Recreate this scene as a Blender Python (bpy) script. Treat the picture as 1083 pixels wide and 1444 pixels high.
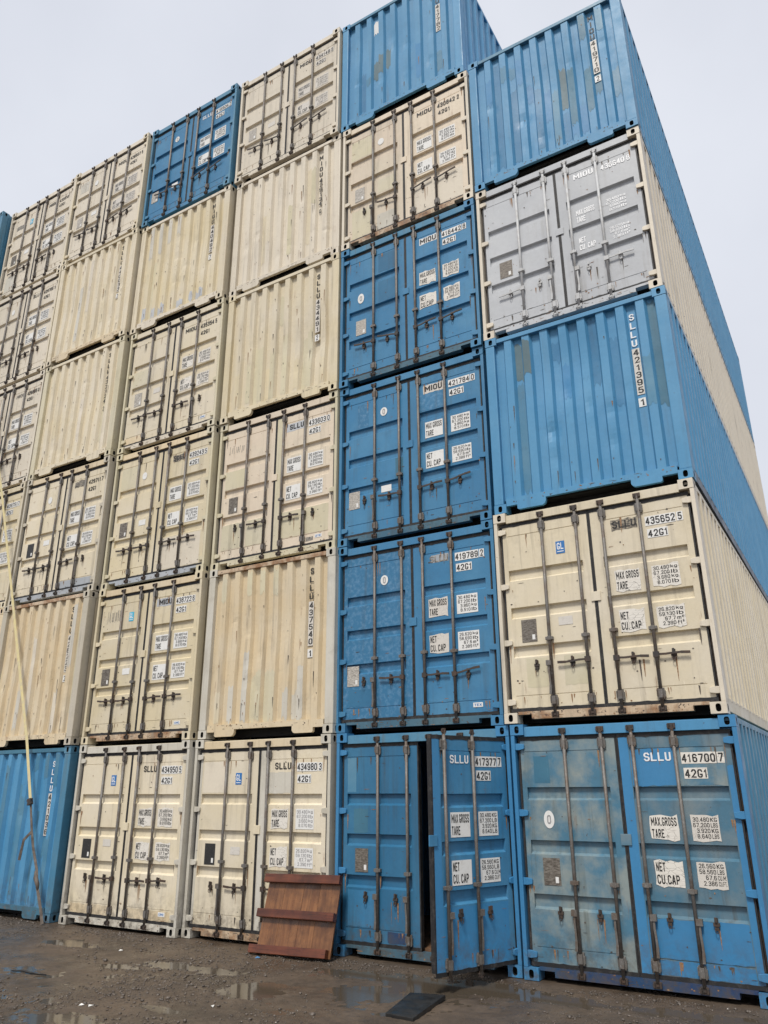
import bpy, bmesh, math, random
import numpy as np
from mathutils import Matrix, Vector

random.seed(7); np.random.seed(7)
S = bpy.context.scene
COL = S.collection
for o in list(bpy.data.objects): bpy.data.objects.remove(o)

# ------------------------------------------------------------------ camera
cam_d = bpy.data.cameras.new('camera'); cam = bpy.data.objects.new('camera', cam_d); COL.objects.link(cam)
cam_d.sensor_fit = 'HORIZONTAL'; cam_d.sensor_width = 36.0; cam_d.lens = 36.0 * 1083.48 / 1083.0
cam_d.clip_start = 0.1; cam_d.clip_end = 3000
CR = ((0.855209, 0.518259, -0.004962), (0.179919, -0.287888, 0.940611), (-0.486052, 0.805312, 0.339449))
M = Matrix.Identity(4)
for i in range(3):
    M[i][0] = CR[0][i]; M[i][1] = CR[1][i]; M[i][2] = -CR[2][i]
M[0][3], M[1][3], M[2][3] = 1.1638, -8.6513, 1.8920
cam.matrix_world = M
S.camera = cam

# ------------------------------------------------------------------ world, sun, exposure
SUN_EL, SUN_AZ = math.radians(56), math.radians(170)      # azimuth clockwise from +Y (north)
w = bpy.data.worlds.new('World'); S.world = w; w.use_nodes = True
nt = w.node_tree; nt.nodes.clear()
out = nt.nodes.new('ShaderNodeOutputWorld'); bg = nt.nodes.new('ShaderNodeBackground')
sky = nt.nodes.new('ShaderNodeTexSky'); sky.sky_type = 'NISHITA'; sky.sun_disc = False
sky.sun_elevation = SUN_EL; sky.sun_rotation = SUN_AZ; sky.air_density = 1.5; sky.dust_density = 4
tc = nt.nodes.new('ShaderNodeTexCoord'); nz = nt.nodes.new('ShaderNodeTexNoise')
nz.inputs['Scale'].default_value = 2.2; nz.inputs['Detail'].default_value = 5
rp = nt.nodes.new('ShaderNodeValToRGB')
rp.color_ramp.elements[0].position = .3; rp.color_ramp.elements[0].color = (3.14, 3.26, 3.62, 1)
rp.color_ramp.elements[1].position = .7; rp.color_ramp.elements[1].color = (3.72, 3.84, 4.16, 1)
mx = nt.nodes.new('ShaderNodeMix'); mx.data_type = 'RGBA'; mx.inputs[0].default_value = .95
nt.links.new(tc.outputs['Generated'], nz.inputs['Vector']); nt.links.new(nz.outputs['Fac'], rp.inputs[0])
nt.links.new(sky.outputs[0], mx.inputs[6]); nt.links.new(rp.outputs[0], mx.inputs[7])
nt.links.new(mx.outputs[2], bg.inputs[0]); bg.inputs[1].default_value = 0.1
nt.links.new(bg.outputs[0], out.inputs[0])

sd = bpy.data.lights.new('sun', 'SUN'); sd.energy = 1.5; sd.angle = math.radians(12); sd.color = (1, .95, .875)
sun = bpy.data.objects.new('sun', sd); COL.objects.link(sun)
sdir = Vector((math.sin(SUN_AZ) * math.cos(SUN_EL), math.cos(SUN_AZ) * math.cos(SUN_EL), math.sin(SUN_EL)))
sun.rotation_euler = sdir.to_track_quat('Z', 'Y').to_euler(); sun.location = (10, -20, 30)
vs = S.view_settings
vs.view_transform = 'Standard'; vs.look = 'None'; vs.gamma = 1; vs.use_curve_mapping = False; vs.exposure = 1.12

# ------------------------------------------------------------------ materials
MATS = {}
class NT:
    def __init__(s, name):
        s.m = bpy.data.materials.new(name); s.m.use_nodes = True; s.t = s.m.node_tree; s.t.nodes.clear()
        s.o = s.n('OutputMaterial'); s.b = s.n('BsdfPrincipled'); s.l(s.b.outputs[0], s.o.inputs[0])
        s.pos = s.n('NewGeometry').outputs['Position']
        MATS[name] = s.m
    def n(s, t): return s.t.nodes.new('ShaderNode' + t)
    def l(s, a, b): s.t.links.new(a, b)
    def noise(s, scale, detail=4, rough=.55, vec=None, stretch=None, off=0):
        v = vec or s.pos
        if stretch or off:
            mp = s.n('Mapping'); s.l(v, mp.inputs[0]); v = mp.outputs[0]
            if stretch: mp.inputs['Scale'].default_value = stretch
            mp.inputs['Location'].default_value = (off, off * .7, off * 1.3)
        k = s.n('TexNoise'); s.l(v, k.inputs['Vector'])
        k.inputs['Scale'].default_value = scale; k.inputs['Detail'].default_value = detail; k.inputs['Roughness'].default_value = rough
        return k.outputs['Fac']
    def ramp(s, x, a, b, lo=0., hi=1.):
        r = s.n('MapRange'); s.l(x, r.inputs[0]); r.inputs[1].default_value = a; r.inputs[2].default_value = b
        r.inputs[3].default_value = lo; r.inputs[4].default_value = hi; return r.outputs[0]
    def mul(s, a, b):
        k = s.n('Math'); k.operation = 'MULTIPLY'; s.l(a, k.inputs[0])
        if isinstance(b, float): k.inputs[1].default_value = b
        else: s.l(b, k.inputs[1])
        return k.outputs[0]
    def mix(s, f, a, b):
        k = s.n('Mix'); k.data_type = 'RGBA'
        if isinstance(f, float): k.inputs[0].default_value = f
        else: s.l(f, k.inputs[0])
        for x, i in ((a, 6), (b, 7)):
            if isinstance(x, tuple): k.inputs[i].default_value = (*x, 1)
            else: s.l(x, k.inputs[i])
        return k.outputs[2]
    def bump(s, h, strength, dist=.01):
        k = s.n('Bump'); k.inputs['Strength'].default_value = strength; k.inputs['Distance'].default_value = dist
        s.l(h, k.inputs['Height']); s.l(k.outputs[0], s.b.inputs['Normal'])

def paint(name, base, faded, rust=.25, streak=.35, fade=(.42, .68), fscale=1.1, dirt=(.20, .17, .13), rough=(.34, .55), chips=.672):
    q = NT(name)
    oi = q.n('ObjectInfo')
    c = q.mix(q.ramp(q.noise(fscale, 6, .6), *fade), base, faded)
    c = q.mix(q.ramp(q.noise(26, 5, .7), .3, .75, 0., .16), c, tuple(v * .55 for v in base))
    st = q.ramp(q.noise(1.0, 6, .66, stretch=(11, 11, .6)), .52, .74, 0., min(1., streak * 1.5))
    c = q.mix(q.mul(st, q.ramp(q.noise(.8, 3, off=5), .35, .6)), c, dirt)
    c = q.mix(q.ramp(q.noise(3.7, 10, .74, off=11), .54, .68, 0., streak * .75), c, tuple(.45 * u + .35 * v for u, v in zip(base, dirt)))
    sc = q.mul(q.ramp(q.noise(1.0, 4, .8, stretch=(38, 38, 3.), off=6), .66, .70), q.ramp(q.noise(1.7, 3, off=8), .5, .6, 0., .45))
    c = q.mix(sc, c, tuple(min(1, v * 1.25 + .05) for v in faded))
    rs = q.mul(q.ramp(q.noise(1.0, 6, .7, stretch=(9, 9, 1.6), off=3), .6, .72), q.ramp(q.noise(2.3, 4, off=9), .5, .62, 0., rust))
    c = q.mix(rs, c, (.20, .085, .035))
    r2 = q.mul(q.ramp(q.noise(1.0, 7, .72, stretch=(24, 24, 1.1), off=13), .62, .70), q.ramp(q.noise(4.5, 5, .6, off=17), .54, .66, 0., min(1., rust * 1.5)))
    c = q.mix(r2, c, (.16, .07, .03))
    sp = q.n('SeparateXYZ'); q.l(q.pos, sp.inputs[0])
    c = q.mix(q.mul(q.ramp(sp.outputs[2], .05, .6, .75, 0.), q.ramp(q.noise(9, 8, .75, off=19), .42, .62)), c, (.085, .068, .052))
    ch = q.ramp(q.noise(24, 9, .7, off=2), chips, chips + .02)
    c = q.mix(ch, c, (.07, .045, .035))
    hs = q.n('HueSaturation'); q.l(c, hs.inputs['Color'])
    q.l(q.ramp(oi.outputs['Random'], 0, 1, .93, 1.04), hs.inputs['Value'])
    q.l(hs.outputs[0], q.b.inputs['Base Color'])
    q.l(q.ramp(q.noise(5, 5), .3, .7, *rough), q.b.inputs['Roughness'])
    q.b.inputs['Specular IOR Level'].default_value = .5
    b1 = q.n('Bump'); b1.inputs['Strength'].default_value = .28; b1.inputs['Distance'].default_value = .02; q.l(q.noise(2.4, 3, .5, off=23), b1.inputs['Height'])
    b2 = q.n('Bump'); b2.inputs['Strength'].default_value = .16; b2.inputs['Distance'].default_value = .006; q.l(q.noise(16, 6, .7), b2.inputs['Height']); q.l(b1.outputs[0], b2.inputs['Normal']); q.l(b2.outputs[0], q.b.inputs['Normal'])
    return q.m

paint('cream', (.67, .59, .43), (.69, .625, .50), rust=.6, streak=.33, dirt=(.13, .108, .08))
paint('cream_pink', (.675, .575, .45), (.66, .585, .455), rust=.6, streak=.33, dirt=(.13, .108, .08))
paint('cream_pale', (.675, .61, .495), (.65, .59, .485), rust=.45, streak=.33, dirt=(.13, .108, .08))
paint('cream_yellow', (.64, .555, .375), (.66, .59, .45), rust=.45, streak=.33, dirt=(.13, .108, .08))
paint('cream_green', (.595, .54, .375), (.61, .56, .425), rust=.2, streak=.33, dirt=(.13, .108, .08))
paint('cream_tan', (.66, .54, .355), (.67, .58, .425), rust=.7, streak=.42, dirt=(.14, .11, .08))
paint('post_white', (.59, .565, .495), (.52, .485, .40), rust=.3, streak=.5)
paint('post_olive', (.50, .455, .36), (.54, .495, .41), rust=.3, streak=.6)
paint('cream_rust', (.54, .42, .29), (.27, .14, .065), rust=1., streak=.9, chips=.60, fade=(.44, .60), fscale=5.)
paint('grey', (.45, .47, .495), (.50, .52, .54), rust=.12, streak=.3, chips=.69)
paint('grey_patch', (.36, .39, .42), (.42, .44, .46), rust=.1)
paint('blue', (.040, .186, .355), (.07, .232, .395), rust=.3, streak=.4, dirt=(.05, .09, .12))
paint('blue_sky', (.068, .255, .455), (.095, .29, .485), rust=.12, streak=.32, rough=(.42, .62), dirt=(.06, .13, .2))
paint('blue_deep', (.024, .132, .255), (.042, .172, .30), rust=.3, streak=.4, dirt=(.04, .06, .07))
paint('blue_fresh', (.042, .205, .41), (.055, .225, .43), rust=.05, streak=.12, dirt=(.04, .1, .17), fscale=.5)
paint('blue_teal', (.042, .15, .235), (.058, .185, .27), rust=.05, streak=.3, dirt=(.05, .09, .1))
paint('blue_grey', (.085, .15, .175), (.11, .18, .21), rust=.05, streak=.3)
paint('blue_worn', (.06, .21, .345), (.105, .25, .36), rust=.4, streak=.6, fade=(.42, .66), dirt=(.10, .13, .13))
paint('blue_mottled', (.065, .18, .27), (.24, .285, .28), rust=.5, streak=.7, fade=(.40, .62), fscale=3.0, dirt=(.10, .12, .11))
paint('blue_speckled', (.034, .168, .32), (.10, .245, .41), rust=.4, streak=.4, fade=(.46, .66), fscale=17, dirt=(.06, .08, .09))
paint('blue_sill', (.045, .13, .20), (.09, .17, .21), rust=.5, streak=.9, dirt=(.05, .05, .045), chips=.64)
paint('blue_greyed', (.07, .175, .255), (.17, .225, .25), rust=.4, streak=.6, fade=(.4, .64), fscale=2.5, dirt=(.08, .09, .09))
paint('navy', (.018, .04, .075), (.022, .055, .10), rust=.05, streak=.2, dirt=(.02, .02, .02))
paint('navy_sill', (.012, .042, .125), (.025, .075, .15), rust=.05, streak=.3, dirt=(.02, .03, .04))

q = NT('steel'); c = q.mix(q.ramp(q.noise(7, 6, .7), .45, .65), (.15, .142, .132), (.12, .09, .068))
c = q.mix(q.ramp(q.noise(30, 5, .7), .55, .75), c, (.27, .26, .25)); q.l(c, q.b.inputs['Base Color'])
q.b.inputs['Metallic'].default_value = .25; q.b.inputs['Roughness'].default_value = .55; q.bump(q.noise(60, 5), .3, .003)
q = NT('steel_grey'); c = q.mix(q.ramp(q.noise(9, 6, .7), .45, .65), (.48, .49, .50), (.38, .375, .36)); q.l(c, q.b.inputs['Base Color'])
q.b.inputs['Roughness'].default_value = .5; q.bump(q.noise(60, 5), .2, .003)
q = NT('dark_steel'); c = q.mix(q.ramp(q.noise(9, 6, .7), .4, .65), (.035, .032, .03), (.075, .045, .03)); q.l(c, q.b.inputs['Base Color'])
q.b.inputs['Roughness'].default_value = .65; q.bump(q.noise(50, 5), .4, .004)
q = NT('rubber'); c = q.mix(q.ramp(q.noise(14, 5, .7), .5, .75), (.014, .014, .015), (.06, .055, .05)); q.l(c, q.b.inputs['Base Color'])
q.b.inputs['Roughness'].default_value = .6
q = NT('void_shade'); c = q.mix(q.ramp(q.noise(5, 5), .4, .7), (.010, .011, .013), (.018, .016, .014)); q.l(c, q.b.inputs['Base Color'])  # near-black colour paints shade into casting holes and under the floors
q.b.inputs['Roughness'].default_value = .8
q = NT('smear'); q.l(q.mix(q.ramp(q.noise(24, 6, .75, stretch=(1, 1, 2)), .42, .6), (.05, .047, .043), (.38, .33, .25)), q.b.inputs['Base Color']); q.b.inputs['Roughness'].default_value = .6
q = NT('black_print'); q.l(q.mix(q.ramp(q.noise(34, 6, .75), .56, .70, 0., .5), (.014, .014, .014), (.25, .23, .2)), q.b.inputs['Base Color']); q.b.inputs['Roughness'].default_value = .6
q = NT('faded_print'); q.l(q.mix(q.ramp(q.noise(30, 5, .7), .4, .62), (.09, .085, .08), (.36, .33, .28)), q.b.inputs['Base Color']); q.b.inputs['Roughness'].default_value = .6
q = NT('grey_print'); q.l(q.mix(q.ramp(q.noise(60, 5, .7), .4, .7), (.22, .22, .23), (.42, .41, .40)), q.b.inputs['Base Color']); q.b.inputs['Roughness'].default_value = .6
q = NT('white_bold'); q.b.inputs['Base Color'].default_value = (.86, .87, .88, 1); q.b.inputs['Roughness'].default_value = .5
q = NT('white_print'); q.l(q.mix(q.ramp(q.noise(45, 5, .7), .55, .72, 0., .75), (.74, .75, .76), (.35, .42, .48)), q.b.inputs['Base Color']); q.b.inputs['Roughness'].default_value = .5
for nm, amt, col in (('sticker', .0, (.72, .72, .70)), ('sticker_cracked', .85, (.70, .67, .61)), ('sticker_dirty', .35, (.60, .57, .52))):
    q = NT(nm); vo = q.n('TexVoronoi'); vo.feature = 'DISTANCE_TO_EDGE'; vo.inputs['Scale'].default_value = 13
    mp = q.n('Mapping'); q.l(q.pos, mp.inputs[0]); mp.inputs['Scale'].default_value = (1, 1, 2.1)
    wn = q.n('TexNoise'); q.l(q.pos, wn.inputs['Vector']); wn.inputs['Scale'].default_value = 8
    va = q.n('VectorMath'); va.operation = 'ADD'; vsn = q.n('VectorMath'); vsn.operation = 'SCALE'; vsn.inputs[3].default_value = .12
    q.l(wn.outputs['Color'], vsn.inputs[0]); q.l(mp.outputs[0], va.inputs[0]); q.l(vsn.outputs[0], va.inputs[1]); q.l(va.outputs[0], vo.inputs['Vector'])
    cr = q.mul(q.ramp(vo.outputs['Distance'], .0, .035, amt, 0.), q.ramp(q.noise(6, 2), .45, .55))
    c = q.mix(q.ramp(q.noise(18, 6, .7), .5, .8, 0., .5), col, (.42, .38, .32)); c = q.mix(cr, c, (.07, .06, .05))
    q.l(c, q.b.inputs['Base Color']); q.b.inputs['Roughness'].default_value = .45
q = NT('rust_run'); c = q.mix(q.ramp(q.noise(40, 5, .7), .4, .62), (.20, .095, .04), (.32, .20, .11)); q.l(c, q.b.inputs['Base Color']); q.b.inputs['Roughness'].default_value = .8
q = NT('dark_scuff'); c = q.mix(q.ramp(q.noise(40, 5, .7), .4, .62), (.045, .038, .032), (.12, .095, .075)); q.l(c, q.b.inputs['Base Color']); q.b.inputs['Roughness'].default_value = .7
q = NT('data_plate'); c = q.mix(q.ramp(q.noise(22, 6, .75, stretch=(1, 1, 3)), .42, .62), (.10, .085, .07), (.26, .235, .20)); q.l(c, q.b.inputs['Base Color']); q.b.inputs['Metallic'].default_value = .3; q.b.inputs['Roughness'].default_value = .5
q = NT('data_plate_black'); c = q.mix(q.ramp(q.noise(30, 6, .75, stretch=(1, 1, 3)), .55, .7), (.02, .02, .02), (.12, .11, .1)); q.l(c, q.b.inputs['Base Color']); q.b.inputs['Roughness'].default_value = .5
q = NT('data_plate_pale'); c = q.mix(q.ramp(q.noise(26, 6, .75, stretch=(1, 1, 3)), .42, .58), (.26, .24, .21), (.52, .49, .44)); q.l(c, q.b.inputs['Base Color']); q.b.inputs['Roughness'].default_value = .5
q = NT('logo_blue'); q.b.inputs['Base Color'].default_value = (.03, .16, .42, 1); q.b.inputs['Roughness'].default_value = .4
q = NT('logo_cyan'); q.b.inputs['Base Color'].default_value = (.06, .42, .62, 1); q.b.inputs['Roughness'].default_value = .4
q = NT('red_print'); q.b.inputs['Base Color'].default_value = (.38, .07, .05, 1); q.b.inputs['Roughness'].default_value = .5

def wood(name, a, b, dark, rough, stretch):
    q = NT(name); v = q.n('TexCoord').outputs['Object']; oi = q.n('ObjectInfo')
    va = q.n('VectorMath'); va.operation = 'ADD'; q.l(v, va.inputs[0])
    cb = q.n('CombineXYZ'); r9 = q.mul(oi.outputs['Random'], 9.)
    for i in range(3): q.l(r9, cb.inputs[i])
    q.l(cb.outputs[0], va.inputs[1]); v = va.outputs[0]
    g = q.noise(1., 7, .62, vec=v, stretch=stretch)
    c = q.mix(q.ramp(g, .38, .62), a, b); c = q.mix(q.ramp(q.noise(3.5, 5, .6, vec=v), .42, .72, 0., .85), c, dark)
    c = q.mix(q.ramp(q.noise(1., 6, .7, vec=v, stretch=tuple(k * 3 for k in stretch)), .56, .66, 0., .6), c, tuple(k * .4 for k in dark))
    hs = q.n('HueSaturation'); q.l(c, hs.inputs['Color']); q.l(q.ramp(oi.outputs['Random'], 0, 1, .72, 1.15), hs.inputs['Value'])
    q.l(hs.outputs[0], q.b.inputs['Base Color']); q.l(q.ramp(q.noise(6, 4, vec=v), .35, .65, *rough), q.b.inputs['Roughness']); q.bump(g, .35, .006)
wood('wood_plank', (.15, .060, .022), (.235, .105, .039), (.045, .017, .009), (.22, .5), (22, 22, 1.2))
wood('wood_batten', (.105, .026, .012), (.165, .047, .019), (.03, .011, .007), (.22, .5), (1.2, 20, 20))
wood('floor_wood', (.14, .075, .04), (.19, .11, .06), (.06, .03, .02), (.5, .8), (20, 1.2, 20))

q = NT('wet_mud')
big = q.noise(.9, 6, .6); fine = q.noise(14, 8, .72); mid = q.noise(3.2, 6, .65)
c = q.mix(q.ramp(big, .38, .64), (.098, .071, .049), (.050, .038, .028))
c = q.mix(q.ramp(mid, .45, .68, 0., .7), c, (.125, .094, .068))
c = q.mix(q.ramp(fine, .52, .7, 0., .75), c, (.032, .027, .022))
c = q.mix(q.ramp(q.noise(55, 6, .7), .62, .7, 0., .5), c, (.20, .175, .145))
q.l(c, q.b.inputs['Base Color'])
q.l(q.ramp(q.noise(1.3, 5, .6, off=4), .40, .60, .25, .62), q.b.inputs['Roughness'])
q.b.inputs['Specular IOR Level'].default_value = .4
q.bump(q.mix(.5, fine, q.noise(48, 8, .75)), .75, .02)
q = NT('puddle'); q.b.inputs['Base Color'].default_value = (.075, .060, .044, 1); q.b.inputs['Roughness'].default_value = .07
q.b.inputs['Specular IOR Level'].default_value = .5; q.b.inputs['IOR'].default_value = 1.33
q.bump(q.noise(5, 3), .05, .01)
q = NT('stone'); oi = q.n('ObjectInfo')
c = q.mix(q.ramp(q.noise(21, 2, .5), .35, .65), (.055, .044, .035), (.135, .11, .09)); c = q.mix(q.ramp(q.noise(33, 1, .5, off=4), .74, .76), c, (.40, .37, .33))
q.l(c, q.b.inputs['Base Color']); q.b.inputs['Roughness'].default_value = .42
q = NT('strap_yellow'); c = q.mix(q.ramp(q.noise(12, 5), .4, .7), (.62, .53, .27), (.52, .46, .30)); q.l(c, q.b.inputs['Base Color']); q.b.inputs['Roughness'].default_value = .7; q.bump(q.noise(140, 2), .3, .002)
q = NT('strap_dark'); c = q.mix(q.ramp(q.noise(10, 5), .4, .65), (.075, .06, .05), (.17, .14, .115)); q.l(c, q.b.inputs['Base Color']); q.b.inputs['Roughness'].default_value = .75; q.bump(q.noise(140, 2), .3, .002)
q = NT('wet_black'); c = q.mix(q.ramp(q.noise(6, 5), .4, .7), (.010, .010, .010), (.024, .022, .02)); q.l(c, q.b.inputs['Base Color']); q.l(q.ramp(q.noise(7, 4), .4, .6, .3, .6), q.b.inputs['Roughness']); q.bump(q.noise(30, 4), .15, .004)
q = NT('scrap_white'); q.b.inputs['Base Color'].default_value = (.7, .69, .66, 1)
q = NT('scrap_blue'); q.b.inputs['Base Color'].default_value = (.08, .22, .42, 1)

# ------------------------------------------------------------------ mesh helpers
class MB:
    def __init__(s): s.v = []; s.f = []; s.mi = []
    def quad(s, *p, m=0):
        b = len(s.v); s.v += [tuple(x) for x in p]; s.f.append(tuple(range(b, b + len(p)))); s.mi.append(m)
    def box(s, x0, x1, y0, y1, z0, z1, m=0):
        b = len(s.v)
        s.v += [(x0, y0, z0), (x1, y0, z0), (x1, y1, z0), (x0, y1, z0), (x0, y0, z1), (x1, y0, z1), (x1, y1, z1), (x0, y1, z1)]
        for f in ((0, 1, 5, 4), (1, 2, 6, 5), (2, 3, 7, 6), (3, 0, 4, 7), (4, 5, 6, 7), (3, 2, 1, 0)):
            s.f.append(tuple(b + i for i in f)); s.mi.append(m)
    def tube(s, pts, r, n=8, m=0):
        pts = [Vector(p) for p in pts]; b = len(s.v)
        for i, p in enumerate(pts):
            d = (pts[min(i + 1, len(pts) - 1)] - pts[max(i - 1, 0)]).normalized()
            a = d.orthogonal().normalized(); c = d.cross(a)
            rr = r[i] if isinstance(r, (list, tuple)) else r
            for k in range(n):
                t = 2 * math.pi * k / n; s.v.append(tuple(p + (a * math.cos(t) + c * math.sin(t)) * rr))
        for i in range(len(pts) - 1):
            for k in range(n):
                k2 = (k + 1) % n
                s.f.append((b + i * n + k, b + i * n + k2, b + (i + 1) * n + k2, b + (i + 1) * n + k)); s.mi.append(m)
        s.f.append(tuple(b + k for k in reversed(range(n)))); s.mi.append(m)
        e = b + (len(pts) - 1) * n; s.f.append(tuple(e + k for k in range(n))); s.mi.append(m)
    def mesh(s, name, slots=1, bevel=0, smooth=False, fix=True):
        me = bpy.data.meshes.new(name); me.from_pydata(s.v, [], s.f)
        for p, mi in zip(me.polygons, s.mi): p.material_index = mi
        bm = bmesh.new(); bm.from_mesh(me)
        if fix:
            bmesh.ops.remove_doubles(bm, verts=bm.verts, dist=1e-5); bmesh.ops.recalc_face_normals(bm, faces=bm.faces)
        if bevel:
            es = [e for e in bm.edges if len(e.link_faces) == 2 and e.calc_face_angle() > .6]
            bmesh.ops.bevel(bm, geom=es, offset=bevel, segments=2, affect='EDGES', profile=.6)
        bm.to_mesh(me); bm.free()
        for k in range(slots): me.materials.append(None)
        if smooth:
            for p in me.polygons: p.use_smooth = True
        me.update(); return me

def mk(name, me, mats, parent=None, loc=(0, 0, 0), rot=None, scale=None):
    o = bpy.data.objects.new(name, me); COL.objects.link(o)
    if isinstance(mats, str): mats = (mats,)
    for i, m in enumerate(mats):
        sl = o.material_slots[i]; sl.link = 'OBJECT'; sl.material = MATS[m]
    o.parent = parent; o.location = loc
    if rot: o.rotation_euler = rot
    if scale: o.scale = scale
    return o
def empty(name, loc, rot=(0, 0, 0)):
    o = bpy.data.objects.new(name, None); COL.objects.link(o); o.location = loc; o.rotation_euler = rot; o.empty_display_size = .2; return o
def tag(o, label, cat, group=None):
    o['label'] = label; o['category'] = cat
    if group: o['group'] = group

# ------------------------------------------------------------------ text
TXT = {}
RO = [(.25, 0), (.75, 0), (1, .15), (1, .85), (.75, 1), (.25, 1), (0, .85), (0, .15)]
GL = {  # condensed marking alphabet: strokes in a unit box, a leading 'c' closes the stroke
 '0': [['c'] + RO], 'O': [['c'] + RO], 'U': [[(0, 1), (0, .15), (.25, 0), (.75, 0), (1, .15), (1, 1)]], 'L': [[(0, 1), (0, 0), (1, 0)]], 'I': [[(.5, 0), (.5, 1)]],
 'S': [[(1, .82), (.75, 1), (.25, 1), (0, .85), (0, .65), (.22, .52), (.78, .48), (1, .35), (1, .15), (.75, 0), (.25, 0), (0, .18)]],
 'M': [[(0, 0), (0, 1)], [(1, 0), (1, 1)], [(.03, .93), (.5, .35), (.97, .93)]], 'G': [[(1, .80), (.75, 1), (.25, 1), (0, .85), (0, .15), (.25, 0), (.75, 0), (1, .15), (1, .36), (.6, .36)]],
 'C': [[(1, .8), (.75, 1), (.25, 1), (0, .85), (0, .15), (.25, 0), (.75, 0), (1, .2)]], 'A': [[(0, 0), (.42, 1), (.58, 1), (1, 0)], [(.2, .3), (.8, .3)]],
 'X': [[(0, 0), (1, 1)], [(0, 1), (1, 0)]], 'R': [[(0, 0), (0, 1), (.75, 1), (1, .87), (1, .63), (.75, .5), (.07, .5)], [(.5, .47), (1, 0)]],
 'T': [[(0, 1), (1, 1)], [(.5, .97), (.5, 0)]], 'E': [[(1, 1), (0, 1), (0, 0), (1, 0)], [(.05, .52), (.8, .52)]], 'N': [[(0, 0), (0, 1)], [(1, 0), (1, 1)], [(.02, .95), (.98, .05)]],
 'P': [[(0, 0), (0, 1), (.75, 1), (1, .87), (1, .6), (.75, .46), (.07, .46)]], 'K': [[(0, 0), (0, 1)], [(1, 1), (.08, .45)], [(.35, .55), (1, 0)]],
 'B': [[(.05, .52), (.75, .52), (.95, .66), (.95, .86), (.75, 1), (0, 1), (0, 0), (.75, 0), (1, .14), (1, .38), (.78, .5)]], 'F': [[(1, 1), (0, 1), (0, 0)], [(.05, .52), (.8, .52)]],
 'Z': [[(0, 1), (1, 1), (1, .9), (0, .1), (0, 0), (1, 0)]], '1': [[(.1, .78), (.6, 1), (.6, 0)]], '2': [[(0, .8), (.25, 1), (.75, 1), (1, .85), (1, .62), (0, 0), (1, 0)]],
 '3': [[(0, .84), (.25, 1), (.75, 1), (1, .86), (1, .64), (.72, .53), (.35, .53)], [(.72, .53), (1, .4), (1, .14), (.75, 0), (.25, 0), (0, .16)]],
 '4': [[(.72, 0), (.72, 1)], [(.70, .97), (0, .36), (0, .28), (1, .28)]], '5': [[(.95, 1), (.08, 1), (.02, .55), (.7, .6), (1, .46), (1, .15), (.75, 0), (.25, 0), (0, .15)]],
 '6': [[(.95, .84), (.72, 1), (.25, 1), (0, .85), (0, .15), (.25, 0), (.75, 0), (1, .15), (1, .42), (.75, .56), (.06, .56)]], '7': [[(0, 1), (1, 1), (1, .86), (.35, 0)]],
 '8': [['c', (.25, .53), (.03, .66), (.03, .86), (.25, 1), (.75, 1), (.97, .86), (.97, .66), (.75, .53), (1, .4), (1, .14), (.75, 0), (.25, 0), (0, .14), (0, .4)], [(.3, .53), (.7, .53)]],
 '9': [[(.05, .16), (.28, 0), (.75, 0), (1, .15), (1, .85), (.75, 1), (.25, 1), (0, .85), (0, .58), (.25, .44), (.94, .44)]],
 '.': [[(0, 0), (0, .01)]], 'k': [[(0, 0), (0, 1)], [(.9, .66), (.08, .3)], [(.35, .4), (1, 0)]], 'l': [[(.5, 1), (.5, 0)]], 'b': [[(0, 1), (0, 0), (.75, 0), (1, .14), (1, .52), (.75, .66), (.07, .66)]],
 'g': [[(.93, .0), (.25, 0), (0, .14), (0, .52), (.25, .66), (1, .66), (1, -.12), (.75, -.26), (.1, -.26)]], 'm': [[(0, 0), (0, .66), (1, .66), (1, 0)], [(.5, .62), (.5, 0)]], 'f': [[(1, 1), (.5, 1), (.4, .9), (.4, 0)], [(0, .62), (.9, .62)]],
 't': [[(.4, 1), (.4, .12), (.6, 0), (1, 0)], [(0, .66), (.9, .66)]], '\u00b3': [[(0, 1), (1, 1), (.4, .8), (1, .74), (.9, .55), (0, .55)]]}
GWID = {'I': .02, '1': .24, '.': .02, 'l': .02, 'M': .56, 'm': .5, '\u00b3': .16, 'f': .24, 't': .22}
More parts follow.
